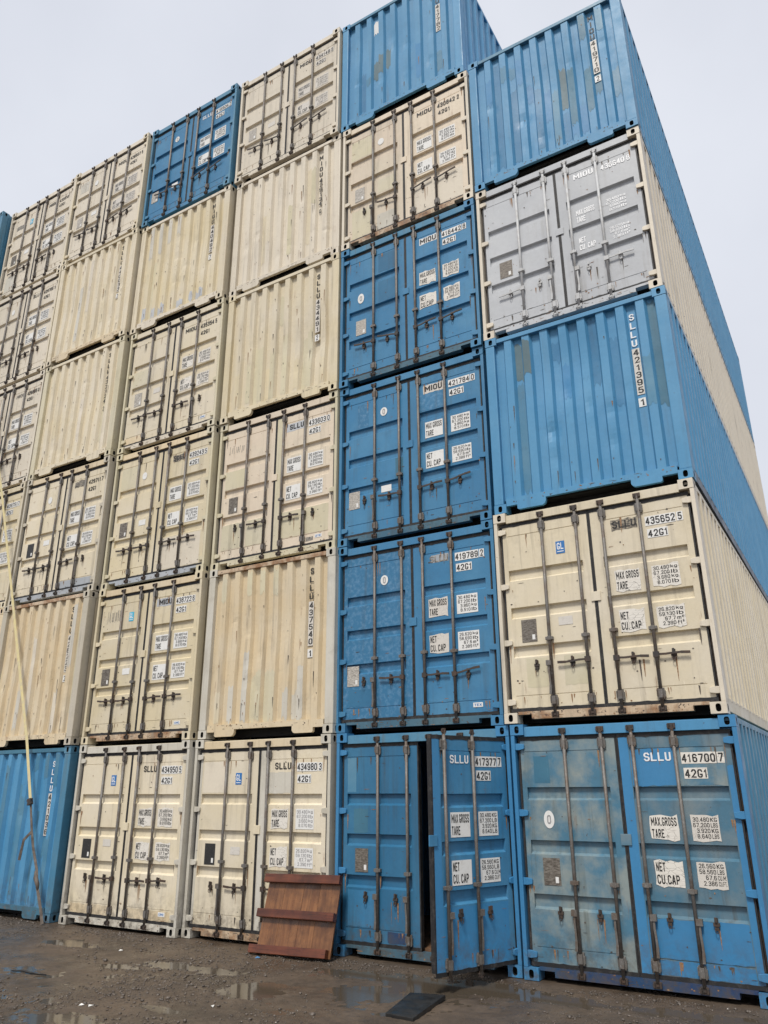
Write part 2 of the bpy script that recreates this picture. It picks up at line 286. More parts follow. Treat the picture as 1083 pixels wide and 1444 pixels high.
def text_mesh(body, line=1.0, align='LEFT', tk=.16):
    if (body, tk) in TXT: return TXT[body, tk]
    V, F = [], []; x = 0.; lev = 0
    for ch in body:
        if ch == ' ': x += .3; continue
        w_ = GWID.get(ch, .38)
        for si, st_ in enumerate(GL[ch]):
            cl = st_[0] == 'c'; pts = [Vector((x + p[0] * w_, tk / 2 + p[1] * (1 - tk))) for p in (st_[1:] if cl else st_)]; n = len(pts)
            if not cl and not (ch == '.'):
                d0 = (pts[0] - pts[1]).normalized(); d1 = (pts[-1] - pts[-2]).normalized(); pts[0] = pts[0] + d0 * tk * .42; pts[-1] = pts[-1] + d1 * tk * .42
            if ch == '.': pts = [Vector((x, 0)), Vector((x, tk))]
            base_ = len(V)
            for k in range(n):
                a = pts[k - 1] if (cl or k > 0) else None; c_ = pts[(k + 1) % n] if (cl or k < n - 1) else None
                d1 = (pts[k] - a).normalized() if a is not None else (c_ - pts[k]).normalized(); d2 = (c_ - pts[k]).normalized() if c_ is not None else d1
                n1 = Vector((-d1.y, d1.x)); n2 = Vector((-d2.y, d2.x)); m_ = (n1 + n2); m_ = m_.normalized() if m_.length > 1e-4 else n1
                L_ = tk / 2 / max(.55, m_.dot(n1))
                for sg in (1, -1): V.append((pts[k].x + m_.x * L_ * sg, -.0004 * si, pts[k].y + m_.y * L_ * sg))
            for k in range(n if cl else n - 1):
                a = base_ + 2 * k; c_ = base_ + 2 * ((k + 1) % n); F.append((a, a + 1, c_ + 1, c_))
        x += w_ + tk + .11
    co = np.array(V); lo, hi = co.min(0), co.max(0); ext = np.maximum(hi - lo, 1e-6)
    co[:, 0] = (co[:, 0] - lo[0]) / ext[0]; co[:, 2] = (co[:, 2] - lo[2]) / ext[2]
    me = bpy.data.meshes.new('lettering'); me.from_pydata([tuple(p) for p in co], [], F); me.materials.append(None); me.update()
    TXT[body, tk] = me; return me
def lettering(body, x0, x1, z0, z1, y, mat, parent, off=(0, 0), line=1.0, align='LEFT', name='lettering', tk=.16):
    me = text_mesh(body, line, align, tk)
    o = mk(name, me, mat, parent, (x0 - off[0], y - off[1], z0)); o.scale = (x1 - x0, 1, z1 - z0); return o
PL = {}
def plate(name, x0, x1, z0, z1, y, mat, parent, off=(0, 0), th=.002, rag=0, seed=0):
    b = MB()
    if rag == 0:
        b.box(0, x1 - x0, -th, 0, 0, z1 - z0)
    else:
        rn = random.Random(seed); W, Hh = x1 - x0, z1 - z0; P = []
        def edge(a, c, n):
            for i in range(n):
                t = (i + (rn.random() - .5) * .5 * (i > 0)) / n
                P.append((a[0] + (c[0] - a[0]) * t, a[1] + (c[1] - a[1]) * t))
        edge((0, 0), (W, 0), max(2, int(W / .05))); edge((W, 0), (W, Hh), 3); edge((W, Hh), (0, Hh), max(2, int(W / .05))); edge((0, Hh), (0, 0), 3)
        P = [(px + (rn.random() - .5) * rag * .4, pz + (rn.random() - .5) * rag) for px, pz in P]
        b.quad(*[(px, -th, pz) for px, pz in P])
    return mk(name, b.mesh(name, fix=(rag == 0)), mat, parent, (x0 - off[0], y - off[1], z0))
def ellipse(name, cx, cz, rx, rz, y, mat, parent, off):
    b = MB(); n = 24
    b.quad(*[(rx * math.cos(2 * math.pi * k / n), 0, rz * math.sin(2 * math.pi * k / n)) for k in range(n)])
    return mk(name, b.mesh(name, fix=False), mat, parent, (cx - off[0], y - off[1], cz))

# ------------------------------------------------------------------ shared container meshes.  local x 0..2.438 left to right seen from the yard, y into the stack, z up
W, H, L = 2.438, 2.591, 12.192
def casting_mesh(sx, sy):
    """corner fitting; sx=-1 left / +1 right outer face, sy=-1 front / +1 rear outer face"""
    b = MB(); cw, cd, ch = .162, .178, .118
    def holed(o, U, V, N, w, h, hw, hh):
        o, U, V, N = map(Vector, (o, U, V, N)); n = 20; hp = []; op = []
        for k in range(n):
            t = 2 * math.pi * (k + .5) / n; c, s_ = math.cos(t), math.sin(t)
            px = hw * math.copysign(abs(c) ** .75, c); pz = hh * math.copysign(abs(s_) ** .62, s_)
            hp.append((w / 2 + px, h / 2 + pz))
            m = max(abs(c) / (w / 2), abs(s_) / (h / 2)); op.append((w / 2 + c / m, h / 2 + s_ / m))
        P = lambda a, d=0: o + U * a[0] + V * a[1] - N * d
        for k in range(n):
            j = (k + 1) % n
            b.quad(P(op[k]), P(op[j]), P(hp[j]), P(hp[k]))
            # corner filler
            if abs(op[k][0] - op[j][0]) > 1e-6 and abs(op[k][1] - op[j][1]) > 1e-6:
                cx = w if (op[k][0] + op[j][0]) > w else 0; cz = h if (op[k][1] + op[j][1]) > h else 0
                b.quad(P(op[k]), P((cx, cz)), P(op[j]))
            b.quad(P(hp[k]), P(hp[j]), P(hp[j], .07), P(hp[k], .07), m=1)
        b.quad(*[P(x, .07) for x in hp], m=1)  # hole walls and cap get the painted shade colour
    x0 = 0 if sx < 0 else -cw; y0 = 0 if sy < 0 else -cd
    x1, y1 = x0 + cw, y0 + cd; z0, z1 = 0, ch
    fy = y0 if sy < 0 else y1; by = y1 if sy < 0 else y0
    fx = x0 if sx < 0 else x1; bx = x1 if sx < 0 else x0
    holed((x0, fy, z0), (1, 0, 0), (0, 0, 1), (0, sy, 0), cw, ch, .027, .041)
    holed((fx, y0, z0), (0, 1, 0), (0, 0, 1), (sx, 0, 0), cd, ch, .027, .041)
    b.quad((x0, by, z0), (x1, by, z0), (x1, by, z1), (x0, by, z1)); b.quad((bx, y0, z0), (bx, y1, z0), (bx, y1, z1), (bx, y0, z1))
    b.quad((x0, y0, z0), (x1, y0, z0), (x1, y1, z0), (x0, y1, z0)); b.quad((x0, y0, z1), (x1, y0, z1), (x1, y1, z1), (x0, y1, z1))
    return b.mesh('corner_casting', 2, fix=True)
CAST = {(sx, sy): casting_mesh(sx, sy) for sx in (-1, 1) for sy in (-1, 1)}

def side_mesh():
    b = MB(); n = 42; y0, y1 = .16, L - .16; p = (y1 - y0) / n; z0, z1 = .15, 2.545; prof = []
    for k in range(n):
        a = y0 + k * p
        prof += [(a, 0), (a + .31 * p, 0), (a + .47 * p, -.046), (a + .84 * p, -.046)]
    prof.append((y1, 0))
    for (a, xa), (c, xc) in zip(prof, prof[1:]):
        b.quad((xa, a, z0), (xc, c, z0), (xc, c, z1), (xa, a, z1))
    return b.mesh('side_wall', fix=False)
SIDE = side_mesh()
def boxmesh(name, *d, bevel=0, slots=1):
    b = MB(); b.box(*d); return b.mesh(name, slots, bevel)
ROOF = boxmesh('roof_panel', .05, W - .05, .05, L - .05, 2.535, 2.565)
REAR = boxmesh('rear_wall', .05, W - .05, L - .09, L - .05, .06, 2.56)
TRAIL = boxmesh('top_side_rail', 0, .06, .17, L - .17, 2.515, 2.575, bevel=.006)
BRAIL = boxmesh('bottom_side_rail', 0, .05, .17, L - .17, .03, .175, bevel=.006)
FLOOR = boxmesh('floor_deck', .06, W - .06, .14, L - .1, .125, .155)
UNDER = MB()
for k in range(20): UNDER.box(.07, W - .07, .55 + k * .58, .60 + k * .58, .03, .12)
UNDER.box(.07, W - .07, .30, .33, .015, .12)  # front cross plate, its near-black colour standing in for shade behind the sill openings
UNDER = UNDER.mesh('underframe')
REARPOST = boxmesh('corner_post', 0, .13, 0, .13, .118, H - .118, bevel=.01)
def doorpost():
    b = MB(); b.box(0, .046, .004, .15, .1185, H - .1185); return b.mesh('corner_post', bevel=.006)
DPOST = doorpost()
DCHAN = boxmesh('post_channel', .046, .135, .105, .15, .118, H - .118)
def frontpost(w_):
    b = MB(); b.box(0, w_, .004, .16, .1185, H - .1185); return b.mesh('corner_post', bevel=.012)
FPOST_L, FPOST_R = frontpost(.128), frontpost(.142)
HEADER = MB(); HEADER.box(.163, W - .163, .022, .13, 2.454, 2.558); HEADER.box(.047, .163, .09, .13, 2.44, 2.47); HEADER.box(W - .163, W - .047, .09, .13, 2.44, 2.47)
HEADER = HEADER.mesh('door_header', bevel=.004)
def sill():
    b = MB(); P = [(.163, .129), (.163, .096), (.33, .096), (.33, .042), (W - .33, .042), (W - .33, .096), (W - .163, .096), (W - .163, .129)]
    for y in (.03,): b.quad(*[(x, y, z) for x, z in P])
    n = len(P)
    for k in range(n):
        a, c = P[k], P[(k + 1) % n]; b.quad((a[0], .03, a[1]), (c[0], .03, c[1]), (c[0], .115, c[1]), (a[0], .115, a[1]))
    return b.mesh('door_sill')
SILL = sill()
LEAFX = {'l': (.092, 1.182), 'r': (1.222, W - .092)}; HINGEX = {'l': .055, 'r': W - .055}; LY = .055
def leaf(side, recs):
    x0, x1 = LEAFX[side]; hx = HINGEX[side]; z0, z1 = .168, 2.412
    ra, rb = (x0 + .055, x1 - .095) if side == 'l' else (x0 + .112, x1 - .07)
    b = MB(); y = 0.; prof = [(z0, 0)]
    def groove(z): return [(z - .005, 0), (z - .003, .006), (z + .003, .006), (z + .005, 0)]
    prof += groove(.312)
    for a, c in sorted(recs): prof += [(a, 0), (a + .024, .04), (c - .010, .04), (c, 0)]
    prof += groove(2.288) + [(z1, 0)]
    for (za, ya), (zc, yc) in zip(prof, prof[1:]): b.quad((ra, ya, za), (rb, ya, za), (rb, yc, zc), (ra, yc, zc))
    for xe in (ra, rb):
        for a, c in recs: b.quad((xe, 0, a), (xe, .04, a + .024), (xe, .04, c - .010), (xe, 0, c))
        for g in (.312, 2.288): b.quad(*[(xe, yy, zz) for zz, yy in groove(g)])
    zs = [p[0] for p in prof if p[1] == 0]
    for xa, xc in ((x0, ra), (rb, x1)): b.quad((xa, 0, z0), (xc, 0, z0), (xc, 0, z1), (xa, 0, z1))
    t = .05
    b.quad((x0, 0, z0), (x0, t, z0), (x0, t, z1), (x0, 0, z1)); b.quad((x1, 0, z0), (x1, t, z0), (x1, t, z1), (x1, 0, z1))
    b.quad((x0, 0, z0), (x1, 0, z0), (x1, t, z0), (x0, t, z0)); b.quad((x0, 0, z1), (x1, 0, z1), (x1, t, z1), (x0, t, z1)); b.quad((x0, t, z0), (x1, t, z0), (x1, t, z1), (x0, t, z1))
    b.v = [(vx - hx, vy, vz) for vx, vy, vz in b.v]
    me = b.mesh('door_leaf', fix=False)
    bm = bmesh.new(); bm.from_mesh(me); bmesh.ops.remove_doubles(bm, verts=bm.verts, dist=1e-6); bm.to_mesh(me); bm.free()
    return me
REC_A = [(1.70, 1.842), (1.228, 1.368), (.755, .897)]
REC_B = [(1.768, 1.906), (1.212, 1.357), (.672, .822)]
LEAF = {(s_, k): leaf(s_, r) for s_ in 'lr' for k, r in (('A', REC_A), ('B', REC_B))}
def gasket(side):
    x0, x1 = LEAFX[side]; b = MB(); g = .026; hx = HINGEX[side]
    ya, yb = -.004, .06
    o = .0185
    rg_ = random.Random(5 if side == 'l' else 9); n_ = 26
    def strip(f):
        P0 = [x0 - o + (x1 - x0 + 2 * o) * k / n_ for k in range(n_ + 1)]; lo = [f[0] - rg_.choice((0, 0, .004, .009)) * rg_.random() for _ in P0]; hi = [f[1] + rg_.choice((0, 0, .003, .007)) * rg_.random() for _ in P0]
        for k in range(n_):
            b.quad((P0[k], ya, lo[k]), (P0[k + 1], ya, lo[k + 1]), (P0[k + 1], ya, hi[k + 1]), (P0[k], ya, hi[k]))
            b.quad((P0[k], ya, lo[k]), (P0[k + 1], ya, lo[k + 1]), (P0[k + 1], yb, lo[k + 1]), (P0[k], yb, lo[k])); b.quad((P0[k], ya, hi[k]), (P0[k + 1], ya, hi[k + 1]), (P0[k + 1], yb, hi[k + 1]), (P0[k], yb, hi[k]))
    strip((2.4115, 2.4525)); strip((.1305, .1685))
    b.box(x0 - o, x0 - .0005, ya, yb, .168, 2.412); b.box(x1 + .0005, x1 + o, ya, yb, .168, 2.412)
    b.v = [(vx - hx, vy, vz) for vx, vy, vz in b.v]
    return b.mesh('door_gasket')
GASK = {s_: gasket(s_) for s_ in 'lr'}
b = MB(); b.tube([(0, 0, .10), (0, 0, 2.50)], .019, 10); ROD = b.mesh('lock_rod', smooth=True, fix=False)
b = MB(); b.box(-.036, .036, .006, .026, -.06, .06); b.box(-.022, .022, -.019, .0055, -.045, .045); b.box(-.046, -.0365, .0, .026, -.03, .045); b.box(.0365, .046, .0, .026, -.045, .03); BRACK = b.mesh('rod_bearing', bevel=.003)
b = MB(); b.box(-.045, .045, -.02, .026, -.018, .018); b.box(-.022, .022, -.026, -.0195, -.024, .024); GUIDE = b.mesh('rod_guide', bevel=.003)
b = MB(); b.box(-.016, .016, -.02, .012, -.03, .03); b.box(-.036, .03, -.016, .008, -.016, .002); b.box(-.03, -.018, -.018, .006, .002, .022); CAM = b.mesh('locking_cam', bevel=.003)
b = MB(); b.box(-.04, -.024, -.002, .022, -.022, .022); b.box(.026, .042, -.002, .022, -.022, .022); b.box(-.0395, .0415, .0221, .030, -.03, .03); KEEP = b.mesh('cam_keeper', bevel=.002)
def handle_h():
    b = MB(); b.box(-.03, .03, -.022, .022, -.03, .03)
    seg = [(.03, 0), (.10, -.002), (.17, .003), (.26, .006), (.355, .0)]
    for (a, za), (c, zc) in zip(seg, seg[1:]):
        hh = .011 if a < .2 else .014
        pts = [(a, -.012, za - hh), (c, -.012, zc - hh), (c, -.012, zc + hh), (a, -.012, za + hh)]
        pb = [(p[0], .0, p[2]) for p in pts]
        b.quad(*pts); b.quad(*pb)
        for k in range(4): b.quad(pts[k], pts[(k + 1) % 4], pb[(k + 1) % 4], pb[k])
    return b.mesh('door_handle')
HAND = handle_h()
b = MB(); b.box(-.017, .017, .0, .02, -.055, .055); b.box(-.03, .03, -.006, .019, -.018, .014); b.box(-.011, .011, -.02, -.0005, .018, .062); b.tube([(-.014, -.012, -.03), (-.014, -.014, -.066), (0, -.015, -.078), (.014, -.014, -.066), (.014, -.012, -.03)], .005, 6); CATCH = b.mesh('handle_catch', bevel=.002)
def hinge(sx):
    b = MB(); P = [(-.045, -.034), (.03, -.036), (.088, -.026), (.092, -.012), (.092, .012), (.088, .026), (.03, .036), (-.045, .034)]
    P = [(x * sx, z) for x, z in P]; ya, yb = -.032, -.004
    b.quad(*[(x, ya, z) for x, z in P]); b.quad(*[(x, yb, z) for x, z in P])
    for k in range(8):
        a, c = P[k], P[(k + 1) % 8]; b.quad((a[0], ya, a[1]), (c[0], ya, c[1]), (c[0], yb, c[1]), (a[0], yb, a[1]))
    b.tube([(-.028 * sx, -.028, -.037), (-.028 * sx, -.028, .037)], .013, 8)
    return b.mesh('hinge', bevel=.003)
HINGE = {'l': hinge(1), 'r': hinge(-1)}
KEEPER = boxmesh('centre_keeper', -.055, .055, -.016, -.001, -.055, .055, bevel=.003)

RIB0, RIBP = .322, .2555
def front_wall(seed, dents=10):
    rn = random.Random(seed); b = MB(); D = .054; xs = [(.128, D)]
    for k in range(8):
        c = RIB0 + k * RIBP; xs += [(c - .078, D), (c - .050, 0), (c + .050, 0), (c + .078, D)]
    xs.append((W - .142, D))
    zs = np.linspace(.185, 2.505, 33); ex = []
    for i, (x, y) in enumerate(xs):
        ex.append((x, y))
        if i + 1 < len(xs) and abs(xs[i + 1][1] - y) < 1e-6: ex.append(((x + xs[i + 1][0]) / 2, y))
    dl = [(RIB0 + rn.randrange(8) * RIBP + rn.uniform(-.04, .04), rn.uniform(.35, 1.9), rn.uniform(.05, .09), rn.uniform(.05, .14), rn.uniform(.005, .014)) for _ in range(dents)]
    bow = [(rn.uniform(.3, 2.1), rn.uniform(.5, 2), rn.uniform(.012, .03)) for _ in range(2)]
    def dent(x, z):
        return sum(a * math.exp(-((x - cx) / rx) ** 2 - ((z - cz) / rz) ** 2) for cx, cz, rx, rz, a in dl) + sum(a * math.exp(-((x - cx) / .5) ** 2 - ((z - cz) / .5) ** 2) for cx, cz, a in bow)
    nx = len(ex); V = []
    for z in zs:
        for x, y in ex:
            V.append((x, .018 + y + dent(x, z), z))
    b.v = V
    for j in range(len(zs) - 1):
        for i in range(nx - 1):
            b.f.append((j * nx + i, j * nx + i + 1, (j + 1) * nx + i + 1, (j + 1) * nx + i)); b.mi.append(0)
    me = b.mesh('front_wall', fix=False); return me, dent
FTOP = boxmesh('front_top_rail', .163, W - .163, .008, .09, 2.502, 2.564, bevel=.005)
def fsill():
    b = MB(); yv = .012
    P = [(.163, .19), (.163, .088), (.31, .088), (.31, .035), (.33, .02), (.645, .02), (.675, .04), (.69, .075), (.69, .118), (1.742, .118), (1.742, .06), (1.765, .03), (1.79, .02), (2.08, .02), (2.10, .035), (2.10, .088), (W - .163, .088), (W - .163, .19)]
    b.quad(*[(x, yv, z) for x, z in P]); n = len(P)
    for k in range(n):
        a, c = P[k], P[(k + 1) % n]; b.quad((a[0], yv, a[1]), (c[0], yv, c[1]), (c[0], .06, c[1]), (a[0], .06, a[1]))
    return b.mesh('front_sill')
FSILL = fsill()

# ------------------------------------------------------------------ containers
GAP = .0145
XR = [[.047, -.011, .003, -.018, -.015, 0.], [-2.427, -2.514, -2.52, -2.521, -2.516, -2.563], [-4.929, -4.933, -4.984, -4.987, -5.005, -5.034],
      [-7.4, -7.465, -7.497, -7.49, -7.527, -7.541], [-10.019, -10.013, -10.014, -10.017, -10.026, -10.055],
      [-12.513, -12.52, -12.532, -12.51, -12.525, -12.535], [-15.03, -15.02, -15.01, -15.025, -15.02, -15.04]]
YF = [[.053, .044, .072, .084, .068, .063], [.09, .172, .174, .142, .133, .13], [.05, .088, .142, .112, .122, .067],
      [-.041, .015, .054, .041, .025, -.007], [-.068, -.102, -.04, -.039, -.06, -.063], [-.02, -.045, -.034, -.025, -.035, -.03], [-.2, -.21, -.22, -.19, -.22, -.233]]
WA = ("30.480   kg\n67.200   lb\n  3.660   kg\n  8.070   lb", "26.820   kg\n59.130   lb\n   67.7   m³\n 2.390   ft³")
WB = ("30.480   kg\n67.200   lb\n  3.860   kg\n  8.510   lb", "26.620   kg\n58.690   lb\n   67.6   m³\n 2.389   ft³")
WC = ("30.480 KG\n67.200 LBS\n  3.920 KG\n  8.640 LBS", "26.560 KG\n58.560 LBS\n   67.6 CU.M.\n 2.386 CU.FT.")
WD = ("30.480  KG\n67.200  LB\n  3.920  KG\n  8.640  LB", "26.560  KG\n58.560  LB\n   67.6  CU.M\n 2.386  CU.FT")

def base(c, r, P, post=None, cast=None, side=None, brail=None, rear=None, interior=False):
    root = empty('shipping_container', (XR[c][r] - W, YF[c][r], r * (H + GAP)), rot=(0, 0, random.Random(c * 50 + r).uniform(-.0012, .0012)))
    post = post or P; cast = cast or post; side = side or P
    for sx in (-1, 1):
        for sy in (-1, 1):
            for z in (0, H - .118):
                mk('corner_casting', CAST[sx, sy], (cast, 'void_shade'), root, (0 if sx < 0 else W, 0 if sy < 0 else L, z))
    for sx in (0, 1):
        o = mk('side_wall', SIDE, side, root, (.002 if sx == 0 else W - .002, 0, 0), scale=(-1, 1, 1) if sx == 0 else None)
        mk('top_side_rail', TRAIL, side, root, (.004 if sx == 0 else W - .064, 0, 0))
        mk('bottom_side_rail', BRAIL, brail or side, root, (.006 if sx == 0 else W - .056, 0, 0))
        mk('corner_post', REARPOST, side, root, (.002 if sx == 0 else W - .132, L - .135, 0))
    mk('roof_panel', ROOF, side, root); mk('rear_wall', REAR, side, root)
    mk('floor_deck', FLOOR, 'floor_wood' if interior else 'void_shade', root); mk('underframe', UNDER, 'void_shade', root)  # underframe and shut floors coloured near-black, shade painted into the voids below
    return root

def closed(c, r, label, P, prefix=None, num='', chk='', post=None, cast=None, side=None, brail=None, sillp=None, seed=0, patches=(), pcol='white_print', ncol='black_print', strip=True, rail=None, zt=2.36, group='shipping containers in the stack'):
    root = base(c, r, P, post, cast, side, brail); post = post or P
    tag(root, label, 'shipping container', group)
    mk('corner_post', FPOST_L, post, root); mk('corner_post', FPOST_R, post, root, (W - .142, 0, 0))
    fme, dent = front_wall(100 + c * 10 + r + seed); fw = mk('front_wall', fme, P, root)
    mk('front_top_rail', FTOP, rail or P, root); mk('front_sill', FSILL, sillp or P, root)
    for i, (k, where, z0, z1, mat) in enumerate(patches):       # k: rib index, where: rib face r or recess face c right of that rib
        cx = RIB0 + k * RIBP
        x0, x1, y = (cx - .049, cx + .049, .018) if where == 'r' else (cx + .079, cx + RIBP - .079, .072)
        rnp = random.Random(c * 100 + r * 10 + i); bp = MB(); nz_ = max(3, int((z1 - z0) / .07)); cols_ = 5
        for jz in range(nz_ + 1):
            for ix in range(cols_):
                xx = x0 + (x1 - x0) * ix / (cols_ - 1); zz = z0 + (z1 - z0) * jz / nz_
                if jz in (0, nz_): zz += rnp.uniform(-.045, .045)
                bp.v.append((xx, y - .0022 + dent(xx, zz), zz))
        for jz in range(nz_):
            for ix in range(cols_ - 1):
                a_ = jz * cols_ + ix; bp.f.append((a_, a_ + 1, a_ + 1 + cols_, a_ + cols_)); bp.mi.append(0)
        mk('paint_patch', bp.mesh('paint_patch', fix=False), mat, fw)
    rnw = random.Random(c * 77 + r); wm = MB()
    for _ in range(16 if P.startswith('blue') else 44):                                             # runs and scuffs on rib faces, following the dents
        k = rnw.randrange(8); cx = RIB0 + k * RIBP + rnw.uniform(-.04, .04); ln = rnw.uniform(.01, .05) if rnw.random() < .6 else rnw.uniform(.06, .3); zt2 = rnw.choice((rnw.uniform(.3, 1.4), rnw.uniform(.25, .6), rnw.uniform(1.2, 2.45))); w_ = rnw.uniform(.003, .009); ln = min(ln, zt2 - .2)
        pr_ = [(cx - w_, zt2), (cx + w_, zt2 - .003), (cx + w_ * .6, zt2 - ln * .55), (cx, zt2 - ln), (cx - w_ * .7, zt2 - ln * .5)]
        wm.quad(*[(px, .018 - .0045 + dent(px, pz), pz) for px, pz in pr_], m=0 if rnw.random() < (.15 if P.startswith('blue') else .5) else 1)
    wo = mk('rust_marks', wm.mesh('rust_marks', 2, fix=False), ('rust_run', 'dark_scuff'), fw); wo['kind'] = 'stuff'
    wm = MB(); scuffs(wm, rnw, 34, .2, W - .2, .125, .185, .0115, ()); wo = mk('rust_marks', wm.mesh('rust_marks', 2, fix=False), ('rust_run', 'dark_scuff'), fw); wo['kind'] = 'stuff'
    if prefix:
        xc = 1.982; y = .018 + .054 - .007; hw = .034; dz = .127; z = zt
        WID = {'I': .28, '1': .6, 'M': 1.15}
        def glyph(ch, zt2, hh, m_):
            g_ = hw * WID.get(ch, 1.); jx = rl.uniform(-.003, .003); lettering(ch, xc - g_ + jx, xc + g_ + jx, zt2 - hh, zt2, y, m_, fw)
        rl = random.Random(c * 7 + r)
        for kk, ch in enumerate(prefix): glyph(ch, z - kk * dz, .092, pcol)
        z -= 4 * dz + .01
        n = len(num)
        if strip: plate('number_strip', xc - hw - .012, xc + hw + .012, z - (n - 1) * .105 - .105, z + .014, y + .003, 'sticker_dirty', fw)
        for kk, ch in enumerate(num): glyph(ch, z - kk * .105, .085, ncol)
        z -= n * .105 + .06
        if chk:
            if strip: plate('number_strip', xc - hw - .01, xc + hw + .01, z - .105, z + .012, y + .003, 'sticker', fw)
            lettering(chk, xc - .022, xc + .022, z - .09, z, y, ncol, fw)
    return root

def wear(name, parent, seed, starts, off, y, amount, loc_y=0.):
    """rust runs that start at fittings and seams, plus scuffs; too small to pick apart, one part"""
    rn = random.Random(seed); b = MB()
    for (x, z, lmax) in starts:
        for _ in range(rn.choice((0, 1, 1, 2))):
            if rn.random() > amount: continue
            ln = rn.uniform(.03, lmax); w_ = rn.uniform(.003, .011); xx = x + rn.uniform(-.04, .04); dx = rn.uniform(-.004, .004); m = 0 if rn.random() < .6 else 1
            yy = y - rn.uniform(.0004, .0012)
            b.quad((xx - w_, yy, z), (xx + w_, yy, z - .004), (xx + w_ * .8 + dx, yy, z - ln * .5), (xx + dx + w_ * .15, yy, z - ln), (xx + dx - w_ * .15, yy, z - ln * .96), (xx - w_ * .7 + dx * .5, yy, z - ln * .55), m=m)
    return b
def scuffs(b, rn, n, x0, x1, z0, z1, y, avoid):
    for _ in range(n):
        x, z = rn.uniform(x0, x1), z0 + (z1 - z0) * rn.random() ** 1.6
        if any(a - .03 < z < c + .03 for a, c in avoid): continue
        k = 7; rx, rz = rn.uniform(.004, .016), rn.uniform(.003, .012)
        if rn.random() < .3: rx *= 3.2; rz *= .45
        a0 = rn.uniform(0, 6.28); yy = y - rn.uniform(.0004, .0012)
        b.quad(*[(x + rx * rn.uniform(.5, 1.2) * math.cos(a0 - 6.283 * i / k), yy, z + rz * rn.uniform(.5, 1.2) * math.sin(a0 - 6.283 * i / k)) for i in range(k)], m=0 if rn.random() < .35 else 1)
RODX = (.618, 1.045, 1.372, 1.803)
